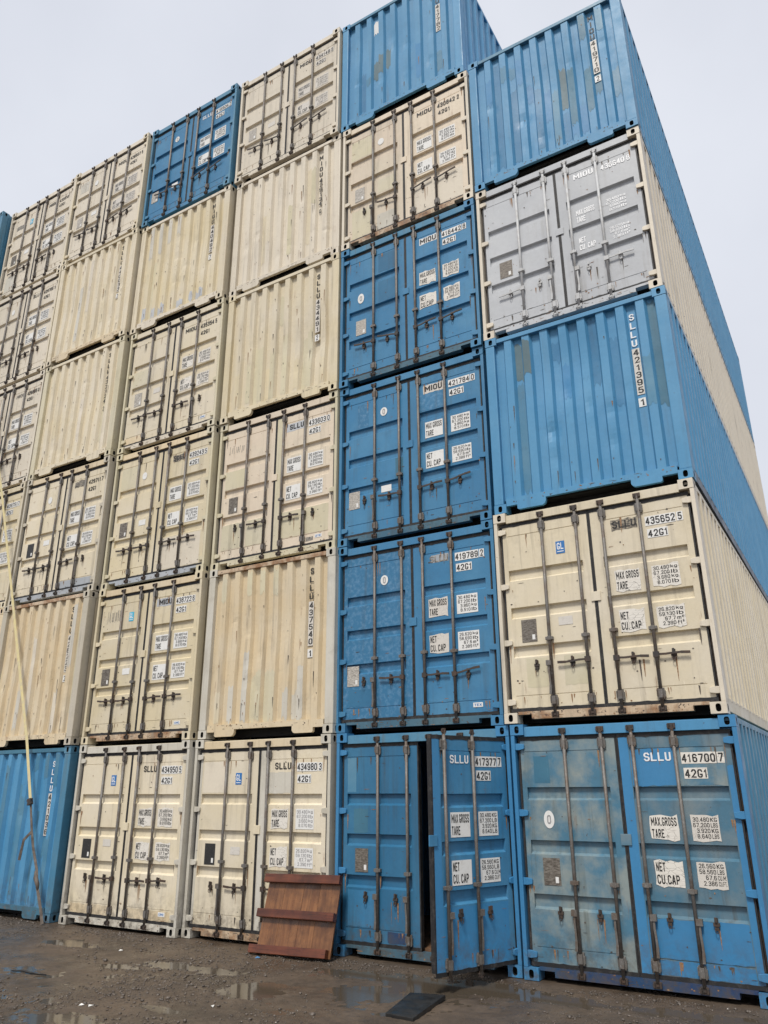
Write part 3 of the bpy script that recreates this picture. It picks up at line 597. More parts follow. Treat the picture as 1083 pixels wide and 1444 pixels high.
def doors(c, r, label, P, prefix, num, chk, wt=WA, handles='hhhh', kind='A', post=None, cast=None, side=None, header=None, sillp=None, pl=None, pr=None, hw='steel', pcol='black_print', ncol='black_print', numbg='sticker', stk='sticker', stk2=None, wcol='black_print', logo=None, oval=None, dplate='data_plate', dpos=None, tagpos=None, patches=(), open_r=0, low=None, direct=False, tilt=(), szbg=True, smear=False, scrib=None, group='shipping containers in the stack'):
    root = base(c, r, P, post, cast, side, interior=bool(open_r)); post_ = post or P
    tag(root, label, 'shipping container', group)
    rn = random.Random(c * 17 + r)
    for s_ in (0, 1):
        mk('corner_post', DPOST, post_, root, (0 if s_ == 0 else W - .046, 0, 0)); mk('post_channel', DCHAN, 'dark_steel', root, (0 if s_ == 0 else W - .181, 0, 0))
    hd = mk('door_header', HEADER, header or P, root); sl = mk('door_sill', SILL, sillp or P, root)
    lv = {}
    for sd_ in 'lr':
        hx = HINGEX[sd_]; mat = (pl if sd_ == 'l' else pr) or P
        lf = mk('door_leaf', LEAF[sd_, kind], mat, root, (hx, LY, 0)); lv[sd_] = lf
        if sd_ == 'r' and open_r: lf.rotation_euler = (0, 0, math.radians(open_r))
        mk('door_gasket', GASK[sd_], 'rubber', lf)
        for z in (2.345, 1.635, .94, .24):
            mk('hinge', HINGE[sd_], post_ if hw != 'grey' else mat, lf, (0, 0, z))
    for i, x in enumerate(RODX):
        sd_ = 'l' if i < 2 else 'r'; lf = lv[sd_]; hx = HINGEX[sd_]; X = x - hx + rn.uniform(-.004, .004); yr = -.03
        mk('lock_rod', ROD, hw, lf, (X, yr, 0), rot=(rn.uniform(-.001, .001), rn.uniform(-.0022, .0022), rn.uniform(0, 6)))
        zj = rn.uniform(-.012, .012); mk('rod_bearing', BRACK, hw, lf, (X, yr, 2.36 + zj)); mk('rod_bearing', BRACK, hw, lf, (X, yr, .24 + zj)); mk('rod_guide', GUIDE, hw, lf, (X, yr, .95 + zj * 2))
        mk('locking_cam', CAM, hw if hw != 'steel' else 'dark_steel', lf, (X, yr, 2.492)); mk('locking_cam', CAM, hw if hw != 'steel' else 'dark_steel', lf, (X, yr, .098), rot=(math.pi, 0, 0))
        mk('cam_keeper', KEEP, hw if hw != 'steel' else 'dark_steel', hd, (x, -.009, 2.505)); mk('cam_keeper', KEEP, hw if hw != 'steel' else 'dark_steel', sl, (x, -.001, .082))
        sg = -1 if i < 2 else 1
        hz = .665 + rn.uniform(-.012, .012)
        cat = X + (-.182 if i < 2 else .182)
        st = handles[i]
        mk('handle_catch', CATCH, hw if hw != 'steel' else 'dark_steel', lf, (cat, -.021, hz - .01))
        if st == 'h':
            a = (rn.uniform(-.03, .05) + (tilt[i] if i < len(tilt) else 0)) 
            o = mk('door_handle', HAND, 'dark_steel' if hw == 'steel' else hw, lf, (X, yr - .004, hz), rot=(0, -a, 0) if sg > 0 else (0, math.pi + a, 0))
        elif st == 'v':
            mk('door_handle', HAND, hw, lf, (X - .028 if i < 2 else X + .03, yr - .004, hz), rot=(0, math.pi / 2 + rn.uniform(-.03, .03), 0))
    recs_ = REC_A if kind == 'A' else REC_B
    for sd_ in 'lr':
        x0, x1 = LEAFX[sd_]; rx = RODX[:2] if sd_ == 'l' else RODX[2:]; hxs = x0 + .05 if sd_ == 'l' else x1 - .05
        st_ = [(x, 2.29, .28) for x in rx] + [(x, .90, .26 if kind == 'A' else .06) for x in rx] + [(x + d_, .62, .28) for x in rx for d_ in (-.18, .18) if x0 + .1 < x + d_ < x1 - .1] + [(hxs, z - .04, .22) for z in (2.345, 1.635, .94)] + [(rn.uniform(x0 + .1, x1 - .1), 2.285, .2) for _ in range(5)] + [(rn.uniform(x0 + .1, x1 - .1), a - .004, .16) for a, c_ in recs_ for _ in range(3)] + [(rn.uniform(x0 + .05, x1 - .05), .30, .12) for _ in range(6)]
        st_ = [t for t in st_ if not any(a - .01 < t[1] < c_ for a, c_ in recs_)]
        wm = wear('wear', None, c * 91 + r * 13 + ord(sd_), st_, None, -.0028, .75); scuffs(wm, rn, 34, x0 + .02, x1 - .02, .175, 2.35, -.0028, recs_)
        wo = mk('rust_marks', wm.mesh('rust_marks', 2, fix=False), ('rust_run', 'dark_scuff'), lv[sd_], (-HINGEX[sd_], 0, 0)); wo['kind'] = 'stuff'
    wm = MB(); scuffs(wm, rn, 40, .34, W - .34, .046, .125, .03, ()); wo = mk('rust_marks', wm.mesh('rust_marks', 2, fix=False), ('rust_run', 'dark_scuff'), sl); wo['kind'] = 'stuff'
    mk('centre_keeper', KEEPER, pr or P, lv['r'], (1.205 - HINGEX['r'], 0, 1.385))
    # stickers and lettering
    o_r = (HINGEX['r'], LY); o_l = (HINGEX['l'], LY); R_, L_ = lv['r'], lv['l']; Y = LY - .002; YT = LY - .0055
    if kind == 'B': z_mg, z_nt = (1.385, 1.622), (.962, 1.2)
    else: z_mg, z_nt = (1.406, 1.655), (.94, 1.18)
    xa, xb = (1.455, 1.738), (1.868, 2.165) if kind == 'A' else (1.862, 2.13)
    jz = rn.uniform(-.012, .012); z_mg = (z_mg[0] + jz, z_mg[1] + jz); jx = rn.uniform(-.012, .012); xa = (xa[0] + jx, xa[1] + jx); xb = (xb[0] + jx, xb[1] + jx)
    rg = {'sticker': 0, 'sticker_cracked': .03, 'sticker_dirty': .02}
    if smear: plate('smeared_paint', 1.46, 1.768, 2.14, 2.262, Y + .001, 'smear', R_, o_r, rag=.03, seed=c + r)
    if scrib:
        sx0, sx1, sz0, sz1, nst = scrib; sb = MB(); rz = random.Random(c + r)
        for kk in range(nst):
            xx = sx0 + (sx1 - sx0) * kk / nst; aa = (xx + rz.uniform(0, .03), sz0 + rz.uniform(0, .03)); bb = (xx + rz.uniform(-.005, .03), sz1 - rz.uniform(0, .05)); ww = rz.uniform(.003, .007)
            sb.quad((aa[0] - ww, -.002, aa[1]), (aa[0] + ww, -.002, aa[1]), (bb[0] + ww, -.002, bb[1]), (bb[0] - ww, -.002, bb[1]))
        mk('marker_scribble', sb.mesh('marker_scribble', fix=False), 'faded_print', L_, (-o_l[0], 0, 0))
    if prefix: lettering(prefix, 1.475, 1.755, 2.158, 2.245, YT, pcol, R_, o_r)
    nbg = numbg if numbg else None
    if nbg:
        plate('number_sticker', 1.855, 2.195, 2.125, 2.238, Y, nbg, R_, o_r)
        if chk: plate('number_sticker', 2.205, 2.275, 2.128, 2.235, Y, nbg, R_, o_r)
        if szbg: plate('number_sticker', 1.865, 2.095, 1.978, 2.085, Y, nbg, R_, o_r)
    if num: lettering(num, 1.862, 2.188, 2.138, 2.226, YT, ncol, R_, o_r)
    if chk: lettering(chk, 2.218, 2.262, 2.138, 2.226, YT, ncol, R_, o_r)
    if num and not direct: lettering('42G1', 1.875, 2.085, 1.988, 2.075, YT, ncol, R_, o_r)
    if stk:
        plate('sticker', *xa, *z_mg, Y, stk, R_, o_r, rag=rg[stk], seed=c * 9 + r); plate('sticker', *xa, *z_nt, Y, stk, R_, o_r, rag=rg[stk], seed=c * 9 + r + 1)
        plate('sticker', *xb, *z_mg, Y, stk2 or stk, R_, o_r, rag=rg[stk2 or stk], seed=c * 9 + r + 2); plate('sticker', *xb, *z_nt, Y, stk2 or stk, R_, o_r, rag=rg[stk2 or stk], seed=c * 9 + r + 3)
    if wt:
        m = .02
        t1, t2 = ('MAX.GROSS', 'NET\nCU.CAP') if kind == 'B' and wt is WC else ('MAX GROSS', 'NET\nCU. CAP')
        tc_ = pcol if direct else 'black_print'
        zm1, zm2 = (z_mg[0] + z_mg[1]) / 2, (z_nt[0] + z_nt[1]) / 2; n1, n2 = t2.split('\n')
        lettering(t1, xa[0] + .014, xa[1] - .014, zm1 + .016, z_mg[1] - .018, YT, tc_, R_, o_r)
        lettering('TARE', xa[0] + .014, xa[0] + .135, z_mg[0] + .02, zm1 - .014, YT, tc_, R_, o_r)
        lettering(n1, xa[0] + .014, xa[0] + .105, zm2 + .016, z_nt[1] - .018, YT, tc_, R_, o_r)
        lettering(n2, xa[0] + .014, xa[1] - .05, z_nt[0] + .02, zm2 - .014, YT, tc_, R_, o_r)
        for txt, (za, zb) in ((wt[0], z_mg), (wt[1], z_nt)):
            rows = txt.split('\n'); hgt = (zb - za - .03) / 4
            for kk, row in enumerate(rows):
                a_, b_ = row.split(); zt2 = zb - .016 - kk * hgt; xw = xb[1] - xb[0]; xs_ = xb[0] + .02 + xw * .62 * (6 - len(a_)) / 6
                lettering(a_, xs_, xb[0] + .02 + xw * .58, zt2 - hgt * .78, zt2, YT, wcol, R_, o_r, tk=.13)
                lettering(b_, xb[0] + xw * .70, xb[0] + xw * (.94 if len(b_) < 4 else .985), zt2 - hgt * .78, zt2, YT, wcol, R_, o_r, tk=.13)
    if logo:
        plate('class_logo', .775, .885, 1.965, 2.12, Y, logo, L_, o_l); lettering('GL', .79, .87, 2.015, 2.10, YT, 'white_print', L_, o_l); plate('class_logo_line', .79, .87, 1.985, 1.995, YT, 'white_print', L_, o_l, th=.001)
    if oval: ellipse('round_sticker', oval[0], oval[1], .06, .092 if kind == 'B' else .07, YT, 'sticker' if len(oval) < 3 else oval[2], L_, o_l)
    if oval and len(oval) < 4: lettering('0', oval[0] - .022, oval[0] + .022, oval[1] - .045, oval[1] + .045, YT - .002, 'grey_print', L_, o_l)
    if dplate:
        px, pz = dpos or (.27, .925); plate('data_plate', px, px + .19, pz, pz + .27, Y, dplate, L_, o_l, th=.003)
        plate('inspection_label', px + .13, px + .165, pz + .025, pz + .085, Y - .003, 'sticker', L_, o_l, th=.001)
    if tagpos: plate('small_sticker', tagpos[0], tagpos[0] + .17, tagpos[1], tagpos[1] + .10, Y, 'sticker_dirty' if len(tagpos) < 3 else tagpos[2], L_, o_l); 
    if low: plate('small_sticker', 2.03, 2.16, .23, .285, Y, 'sticker', R_, o_r); 
    if low: lettering(low, 2.045, 2.145, .243, .272, YT, 'logo_blue', R_, o_r)
    for i, (sd_, x0, z0, x1, z1, mat) in enumerate(patches):
        plate('paint_patch', x0, x1, z0, z1, LY, mat, lv[sd_], (HINGEX[sd_], LY), th=.0012, rag=.015, seed=c * 31 + r * 7 + i)
    return root

# ---- end stack (column 0)
doors(0, 0, 'mottled blue container numbered 416700, ground level of the end stack, doors shut', 'blue_worn', 'SLLU', '416700', '7', WC, 'vvvv', 'B', post='blue_fresh', side='blue_worn', header='blue_sky', sillp='navy_sill',
      pl='blue_mottled', pr='blue_greyed', pcol='white_print', numbg='sticker_cracked', stk='sticker_cracked', stk2='sticker_dirty', oval=(.38, 1.57), dpos=(.275, .91), dplate='data_plate',
      patches=[('r', 1.335, .318, 2.275, .668, 'blue_fresh'), ('r', 1.225, .165, 1.325, 2.425, 'blue_fresh'), ('r', 1.335, 1.912, 1.80, 2.282, 'blue_fresh'), ('r', 1.335, .17, 2.275, .305, 'blue_fresh'), ('r', 2.285, .17, 2.345, 2.1, 'blue_fresh'), ('r', 1.82, 1.912, 2.275, 2.282, 'blue_mottled'), ('l', .24, 1.95, .42, 2.24, 'blue_teal')])
doors(0, 1, 'cream container numbered 435652 with blue logo on its left door', 'cream', 'SLLU', '435652', '5', WA, 'vhhh', sillp='cream_rust', logo='logo_blue', numbg='sticker', stk='sticker_cracked', dpos=(.268, .935), tagpos=(.735, 1.095), smear=True,
      post='cream_pale', patches=[('l', .30, .40, .56, .74, 'cream_green'), ('l', .76, .40, 1.02, .74, 'cream_green')])
closed(0, 2, 'bright blue container, ribbed end, number 421395 running down it', 'blue_sky', 'SLLU', '421395', '1', brail='navy', side='blue_sky',
       patches=[(0, 'c', 1.84, 2.40, 'blue_grey'), (1, 'r', 1.92, 2.42, 'blue_grey'), (0, 'c', .25, 1.80, 'blue_worn'), (2, 'c', 2.0, 2.3, 'blue'), (4, 'r', 1.6, 2.3, 'blue_sky'), (4, 'c', 1.5, 2.45, 'blue'), (5, 'c', 1.15, 2.1, 'blue'), (7, 'c', 1.0, 2.45, 'blue_teal'), (7, 'r', 1.05, 1.7, 'blue_worn'), (3, 'r', 1.4, 1.9, 'blue_fresh')])
doors(0, 3, 'grey container with grey doors, white lettering 436640 and cream frame', 'grey', 'MIOU', '436640', '8', WB, 'hvvh', hw='steel_grey', post='cream_pale', side='cream_pale', header='grey', pcol='white_bold', ncol='white_bold', wcol='white_bold', numbg=None, stk=None, direct=True, dplate='data_plate', dpos=(.29, .95))
closed(0, 4, 'patched blue container topping the end stack, number 419710 on its ribs', 'blue_sky', 'MIOU', '419710', '2', pcol='black_print', rail='blue_worn', side='blue_sky', zt=2.42,
       patches=[(0, 'r', 1.55, 2.05, 'blue_fresh'), (1, 'r', 1.9, 2.2, 'blue_worn'), (1, 'c', 1.95, 2.15, 'blue_worn'), (2, 'r', 1.7, 2.2, 'blue_fresh'), (0, 'c', .3, 2.4, 'blue'), (1, 'c', .3, 1.7, 'blue'), (2, 'c', 1.3, 1.65, 'blue_fresh'), (3, 'r', .3, 1.5, 'blue'), (3, 'c', .8, 1.4, 'blue_fresh'), (4, 'r', .3, 1.3, 'blue_worn'), (4, 'c', .9, 1.7, 'blue_grey'), (5, 'r', .5, 1.55, 'blue_teal'), (5, 'c', .3, .8, 'blue_fresh'), (4, 'c', .25, .8, 'blue'), (6, 'r', .6, 1.4, 'blue_teal'), (6, 'c', .9, 1.3, 'blue_teal'), (7, 'r', 2.0, 2.45, 'blue_worn'), (6, 'r', 2.0, 2.45, 'blue_teal'), (7, 'c', .7, 1.2, 'blue_worn'), (5, 'r', .25, .45, 'blue_fresh')])
# ---- column 1
doors(1, 0, 'blue container at ground level with its right door swung open, number 417377', 'blue_deep', 'SLLU', '417377', '7', WD, 'vvvv', 'A', post='blue_fresh', header='blue_worn', sillp='blue_sill', pr='blue', pcol='white_print', open_r=68.5, stk='sticker', dpos=(.275, .93), dplate='data_plate',
      patches=[('l', .25, 1.38, .46, 1.66, 'blue_teal'), ('r', 1.335, .165, 2.27, .74, 'blue_fresh'), ('l', .17, .33, .6, .73, 'blue'), ('l', .74, .18, .98, .30, 'navy_sill'), ('l', .15, 1.86, .28, 2.28, 'blue_worn'), ('r', 1.225, .165, 1.325, 2.42, 'blue_fresh')])
doors(1, 1, 'blue container numbered 419789 directly above the one with the open door', 'blue', 'SLLU', '419789', '2', WB, 'vhhh', sillp='blue_sill', header='blue', pl='blue_speckled', pcol='faded_print', oval=(.76, 2.02), stk='sticker_dirty', stk2='sticker', dplate='data_plate_pale', dpos=(.16, .60), low='TEX', tilt=(0, 0, 0, .12), patches=[('r', 1.50, 2.15, 1.76, 2.26, 'grey_patch'), ('r', 1.3, .33, 1.9, .74, 'blue'), ('l', .18, .33, .55, .55, 'blue_deep')])
doors(1, 2, 'blue container numbered 421784 with clean white stickers, middle of the blue column', 'blue', 'MIOU', '421784', '0', WB, 'vhhh', sillp='blue_sill', pl='blue', oval=(.77, 2.03), stk='sticker', dplate='data_plate_pale', dpos=(.16, .56), tagpos=(.72, .73, 'sticker'), tilt=(0, .06, .06, .16), patches=[('l', .30, 1.86, .50, 2.25, 'blue_speckled'), ('r', 1.445, 2.13, 1.80, 2.265, 'sticker_dirty'), ('r', 1.335, 1.86, 1.8, 2.12, 'blue_speckled'), ('l', .96, .9, 1.09, 1.22, 'blue_teal')])
doors(1, 3, 'blue container numbered 416442, topmost of the four blue ones with doors', 'blue', 'MIOU', '416442', '8', WC, 'hhhh', 'B', header='blue_worn', sillp='blue_sill', oval=(.37, 1.56), stk='sticker_cracked', dplate='data_plate_pale', dpos=(.28, .88), tilt=(.05, .2, .12, .15), patches=[('r', 1.462, 2.14, 1.775, 2.262, 'sticker'), ('l', .70, 1.37, 1.05, 1.755, 'blue_deep'), ('l', .70, 1.93, 1.05, 2.27, 'blue_deep')])
doors(1, 4, 'cream container numbered 430842 standing on the blue column', 'cream_pink', 'MIOU', '430842', '2', WA, 'vhhh', sillp='cream_rust', post='cream_pale', oval=(.76, 2.02, 'sticker', 0), numbg=None, stk='sticker', dplate='data_plate_pale', dpos=(.24, .93), pcol='black_print', tilt=(0, .16, .14, .16), patches=[('l', .16, 1.86, .60, 2.27, 'cream_green'), ('l', .18, .18, .55, .74, 'cream_green'), ('l', .70, .92, 1.05, 1.20, 'cream_green'), ('r', 1.34, .18, 2.26, .735, 'cream_pale'), ('l', .68, .18, 1.04, .48, 'post_white')])
closed(1, 5, 'blue container with ribbed end topping the blue column, number 417782', 'blue_sky', 'SLLU', '417782', '', pcol='black_print', side='blue_sky', rail='blue_worn', zt=2.42,
       patches=[(1, 'c', .9, 1.35, 'blue_grey'), (2, 'r', .95, 1.4, 'blue_grey'), (2, 'c', 1.05, 1.5, 'blue_grey'), (1, 'r', .8, .95, 'blue_worn'), (1, 'c', 2.05, 2.35, 'sticker'), (6, 'c', .35, .8, 'blue_worn'), (0, 'c', .3, 1.2, 'blue'), (5, 'r', .4, 1.2, 'blue_fresh')])
# ---- column 2
doors(2, 0, 'cream container numbered 434980 with the wooden pallet leaning on its doors', 'cream', 'SLLU', '434980', '3', WA, 'vhhh', sillp='cream_rust', header='cream_tan', post='post_white', logo='logo_blue', stk='sticker_cracked', stk2='sticker', wcol='grey_print', dplate='data_plate_black', dpos=(.28, .92), tagpos=(.75, 1.06), patches=[('l', .16, 1.86, .58, 2.28, 'cream_pale'), ('r', 1.34, 1.85, 1.78, 2.12, 'post_white'), ('l', .09, .17, .135, 2.4, 'post_white'), ('r', 1.225, .17, 1.32, 2.42, 'post_white')])
closed(2, 1, 'tan cream ribbed container end with number 437540, beside the lower blue doors', 'cream_tan', 'SLLU', '437540', '1', post='post_white', pcol='black_print', sillp='cream_tan', side='cream', rail='cream_rust',
       patches=[(2, 'r', .22, 1.25, 'post_white'), (1, 'r', .22, .72, 'post_white'), (5, 'r', .22, .62, 'post_white'), (6, 'r', .22, .95, 'post_white'), (5, 'c', .22, .58, 'post_white'), (2, 'c', .22, .85, 'cream_green'), (3, 'r', .22, .92, 'cream_green'), (3, 'c', .22, .92, 'cream_green'), (4, 'r', .22, .92, 'cream_green'), (0, 'r', 2.05, 2.45, 'cream_green'), (2, 'r', 2.1, 2.45, 'cream_green'), (3, 'r', 2.1, 2.45, 'cream_green'), (4, 'r', 2.05, 2.45, 'cream_green'), (0, 'r', .22, .65, 'cream_yellow')])
doors(2, 2, 'pinkish cream container numbered 433603 with greenish touched up paint', 'cream_pink', 'SLLU', '433603', '0', WA, 'vhhv', scrib=(.2, .54, 2.0, 2.17, 8), post='cream_green', sillp='cream_green', stk='sticker', dplate='data_plate', dpos=(.26, .94), low='ZTE', pcol='black_print', patches=[('l', .145, 1.375, .585, 1.695, 'cream_green'), ('l', .145, .325, .585, .75, 'cream_green'), ('r', 1.34, .325, 2.27, .75, 'cream_green'), ('l', .66, .325, 1.02, .75, 'cream_green'), ('r', 1.41, 2.13, 1.775, 2.27, 'grey'), ('r', 1.225, .17, 1.32, 2.42, 'cream_green'), ('l', .38, 1.06, .43, 1.13, 'red_print'), ('r', 1.86, .20, 2.0, .26, 'faded_print')])
closed(2, 3, 'cream ribbed container end with number 434491, upper repaint ending in mid height', 'cream', 'SLLU', '434491', '2', pcol='black_print', post='cream_yellow', side='cream', sillp='cream_yellow',
       patches=[(0, 'r', .22, .85, 'cream_yellow'), (1, 'r', .22, .98, 'cream_green'), (1, 'c', .22, 1.3, 'cream_green'), (2, 'r', .22, 1.25, 'cream_green'), (2, 'c', .22, .8, 'cream_yellow'), (3, 'r', .22, 1.1, 'cream_green'), (4, 'r', .22, 1.35, 'cream_green'), (5, 'r', .22, .8, 'cream_yellow'), (5, 'c', .22, 1.2, 'cream_green'), (6, 'r', .22, 1.3, 'cream_green'), (7, 'r', .22, .7, 'cream_yellow'), (3, 'c', 1.6, 2.2, 'cream_green')])
closed(2, 4, 'cream ribbed container end with number 429134, second from the top', 'cream_pale', 'MIOU', '429134', '0', pcol='black_print', strip=False, side='cream', patches=[(2, 'r', .9, 1.7, 'cream'), (4, 'r', .4, 1.5, 'cream_green'), (1, 'c', .5, 1.6, 'cream_yellow'), (5, 'c', .5, 2.2, 'cream'), (6, 'r', 1.3, 2.1, 'cream_green')])
doors(2, 5, 'pale cream container numbered 434148 on top, beside the topmost blue ribbed end', 'cream_pale', 'MIOU', '434148', '5', WA, 'hhhh', post='cream_pale', stk='sticker_dirty', numbg='sticker_dirty', wcol='faded_print', dplate='data_plate_pale', dpos=(.25, .95), tagpos=(.74, 1.05), tilt=(.15, .2, .15, .18))
# ---- column 3
doors(3, 0, 'cream container numbered 434950 with blue logo, ground level beside the blue ribbed end', 'cream', 'SLLU', '434950', '5', WA, 'vhhh', post='post_white', sillp='post_white', header='post_white', logo='logo_blue', stk='sticker_cracked', dplate='data_plate_black', dpos=(.28, .925), tagpos=(.74, 1.1), low='CIMC', patches=[('l', .15, .17, 1.0, .30, 'cream_tan'), ('r', 1.34, .17, 2.25, .30, 'cream_tan')])
doors(3, 1, 'yellowish cream container numbered 438722 with small cyan logo and black scribble', 'cream_yellow', 'MIOU', '438722', '6', WA, 'hhhh', post='cream_yellow', sillp='cream_rust', header='cream_tan', logo='logo_cyan', stk='sticker', dplate='data_plate', dpos=(.26, .93), tagpos=(.75, 1.08, 'sticker'), low='CIMC', patches=[('r', 1.41, 2.13, 1.775, 2.265, 'grey'), ], scrib=(.24, .56, 1.98, 2.2, 11))
doors(3, 2, 'yellowish cream container numbered 439243 with a round white sticker and grey sill', 'cream_yellow', 'SLLU', '439243', '5', WA, 'hhhh', smear=True, post='cream_green', sillp='grey_patch', header='cream_tan', oval=(.77, 2.03, 'sticker', 0), stk='sticker', dplate='data_plate', dpos=(.26, .93), tagpos=(.74, 1.08, 'sticker'), patches=[('l', .16, 1.86, .58, 2.27, 'cream_green'), ('r', 1.34, .18, 2.26, .735, 'cream_pale')])
doors(3, 3, 'cream container numbered 435354 under the ribbed end 440492', 'cream', 'MIOU', '435354', '5', WA, 'hhhv', post='cream_green', sillp='cream_pale', stk='sticker_cracked', numbg=None, dplate='data_plate_pale', dpos=(.26, .94), tagpos=(.76, 1.09), pcol='black_print', low='CIMC', patches=[('l', .15, .17, .6, .30, 'cream_tan'), ('l', .145, 1.38, .55, 1.69, 'cream_green')])
closed(3, 4, 'cream ribbed container end with number 440492 under the topmost blue doors', 'cream_yellow', 'MIOU', '440492', '7', pcol='black_print', post='cream', side='cream', rail='cream_pale', sillp='cream_pale', patches=[(0, 'r', 1.7, 2.45, 'post_white'), (1, 'r', 1.75, 2.45, 'post_white'), (2, 'r', 1.9, 2.45, 'post_white'), (3, 'r', 2.0, 2.45, 'post_white'), (0, 'r', .22, .5, 'grey'), (1, 'r', .22, .42, 'grey'), (2, 'r', .22, .45, 'grey'), (4, 'r', .22, .38, 'grey'), (5, 'r', .22, .4, 'grey'), (6, 'r', .22, .45, 'grey'), (1, 'c', .22, .4, 'grey'), (3, 'c', .22, .42, 'grey'), (5, 'c', .22, .4, 'grey'), (0, 'c', .22, 1.6, 'cream_green')])
doors(3, 5, 'blue container with doors on top of the stacks, between cream ones', 'blue', 'SLLU', '418906', '2', WB, 'hhhh', post='blue_worn', header='blue_worn', stk='sticker', oval=(.76, 2.03), dplate='data_plate_pale', dpos=(.16, .57), tagpos=(.74, .72, 'sticker'), pcol='white_print', tilt=(.15, .22, .18, .2))
# ---- column 4
closed(4, 0, 'faded blue ribbed container end at ground level behind the hanging strap', 'blue_sky', 'SLLU', '421036', '', post='blue_worn', side='blue_worn', sillp='blue_teal', rail='blue_teal', patches=[(7, 'r', 1.95, 2.45, 'blue_worn'), (5, 'r', 2.2, 2.45, 'blue_worn'), (6, 'r', 2.1, 2.45, 'blue_worn'), (6, 'c', .9, 1.25, 'blue_worn'), (5, 'c', .25, 1.6, 'blue_worn'), (4, 'r', .3, 1.8, 'blue_worn'), (3, 'r', .3, 1.6, 'blue_sky'), (2, 'r', .5, 2.3, 'blue_worn'), (6, 'r', .25, 1.0, 'blue_sky'), (5, 'r', .25, 1.3, 'blue_sky'), (3, 'c', .5, 2.0, 'blue_worn'), (7, 'r', .25, 1.2, 'blue_worn')])
closed(4, 1, 'tan cream ribbed container end above the faded blue one', 'cream_tan', 'SLLU', '428223', '2', pcol='black_print', post='post_olive', side='cream', sillp='cream_tan', rail='cream_rust', patches=[(3, 'r', .5, 1.9, 'cream_pale'), (6, 'r', .22, .9, 'cream_pale'), (7, 'r', 1.3, 2.4, 'post_white'), (7, 'c', .5, 2.1, 'cream_green'), (2, 'r', .3, 1.0, 'post_white')])
doors(4, 2, 'cream container numbered 429711 with a grey patch along its right door', 'cream', 'MIOU', '429711', '7', WA, 'hhhv', smear=True, post='post_olive', header='cream_tan', sillp='grey_patch', oval=(.76, 2.03, 'sticker', 0), numbg=None, stk='sticker', dplate='data_plate_black', dpos=(.27, .93), tagpos=(.75, 1.1, 'sticker'), pcol='faded_print', patches=[('r', 1.34, .17, 2.26, .30, 'grey_patch')])
closed(4, 3, 'cream ribbed container end with number 432324', 'cream', 'SLLU', '432324', '2', pcol='black_print', strip=False, post='cream_green', side='cream', patches=[(1, 'r', .8, 1.9, 'cream_yellow'), (4, 'r', .5, 1.5, 'cream_pale'), (6, 'c', .4, 1.4, 'cream_green')])
closed(4, 4, 'cream ribbed container end with number 440033 below the top row', 'cream', 'SLLU', '440033', '2', pcol='black_print', post='cream', side='cream', sillp='cream_tan', patches=[(2, 'r', .4, 1.7, 'post_white'), (3, 'r', 1.0, 2.3, 'cream_pale'), (5, 'r', .6, 1.5, 'cream_yellow')])
doors(4, 5, 'pale cream container numbered 428507 in the top row beside the blue doors', 'cream_pale', 'MIOU', '428507', '5', WA, 'hhhh', post='cream', stk='sticker_dirty', numbg=None, oval=(.77, 2.03, 'sticker', 0), dplate='data_plate_pale', dpos=(.26, .94), tagpos=(.74, 1.1, 'sticker'), wcol='faded_print', tilt=(.1, .12, .1, .15), patches=[('l', .2, 1.95, .5, 2.22, 'post_white')])
# ---- columns 5 and 6 (cut by the photograph's edge)
closed(5, 0, 'cream ribbed container end at ground level, left of the faded blue one', 'cream', side='cream')
closed(5, 1, 'tan cream ribbed container end beneath the container numbered 439751', 'cream_tan', side='cream')
doors(5, 2, 'cream container numbered 439751 with the yellow strap hanging across it', 'cream_yellow', 'MIOU', '439751', '7', WA, 'hhhv', post='cream', stk='sticker', numbg='sticker')
doors(5, 3, 'cream container numbered 426885 between two other cream ones with doors', 'cream_pale', 'MIOU', '426885', '0', WA, 'hhhv', post='cream_pale', stk='sticker', numbg=None, pcol='faded_print')
doors(5, 4, 'cream container numbered 429705 under the end one of the top row', 'cream_pale', 'SLLU', '429705', '1', WA, 'hhhv', post='cream', stk='sticker', numbg=None, oval=(.77, 2.03, 'sticker', 0))
doors(5, 5, 'cream container numbered 433510 with cyan logo beside the blue corner on top', 'cream_pale', 'MIOU', '433510', '', WA, 'hhhv', post='cream_pale', stk='sticker', numbg=None, logo='logo_cyan', dplate='data_plate', dpos=(.26, .94), tagpos=(.75, 1.1, 'sticker'), patches=[('l', .25, 1.98, .56, 2.1, 'faded_print'), ('l', .18, .2, .55, .6, 'post_white')])
for r in range(5):
    closed(6, r, 'blue ribbed container end in the outermost far stack, %s' % ('at ground level', 'one above the ground', 'two above the ground', 'two below the top', 'just below the top')[r], 'blue_worn', side='blue_worn')
closed(6, 5, 'blue container topping the outermost far stack, its corner post showing', 'blue_worn', side='blue_worn')

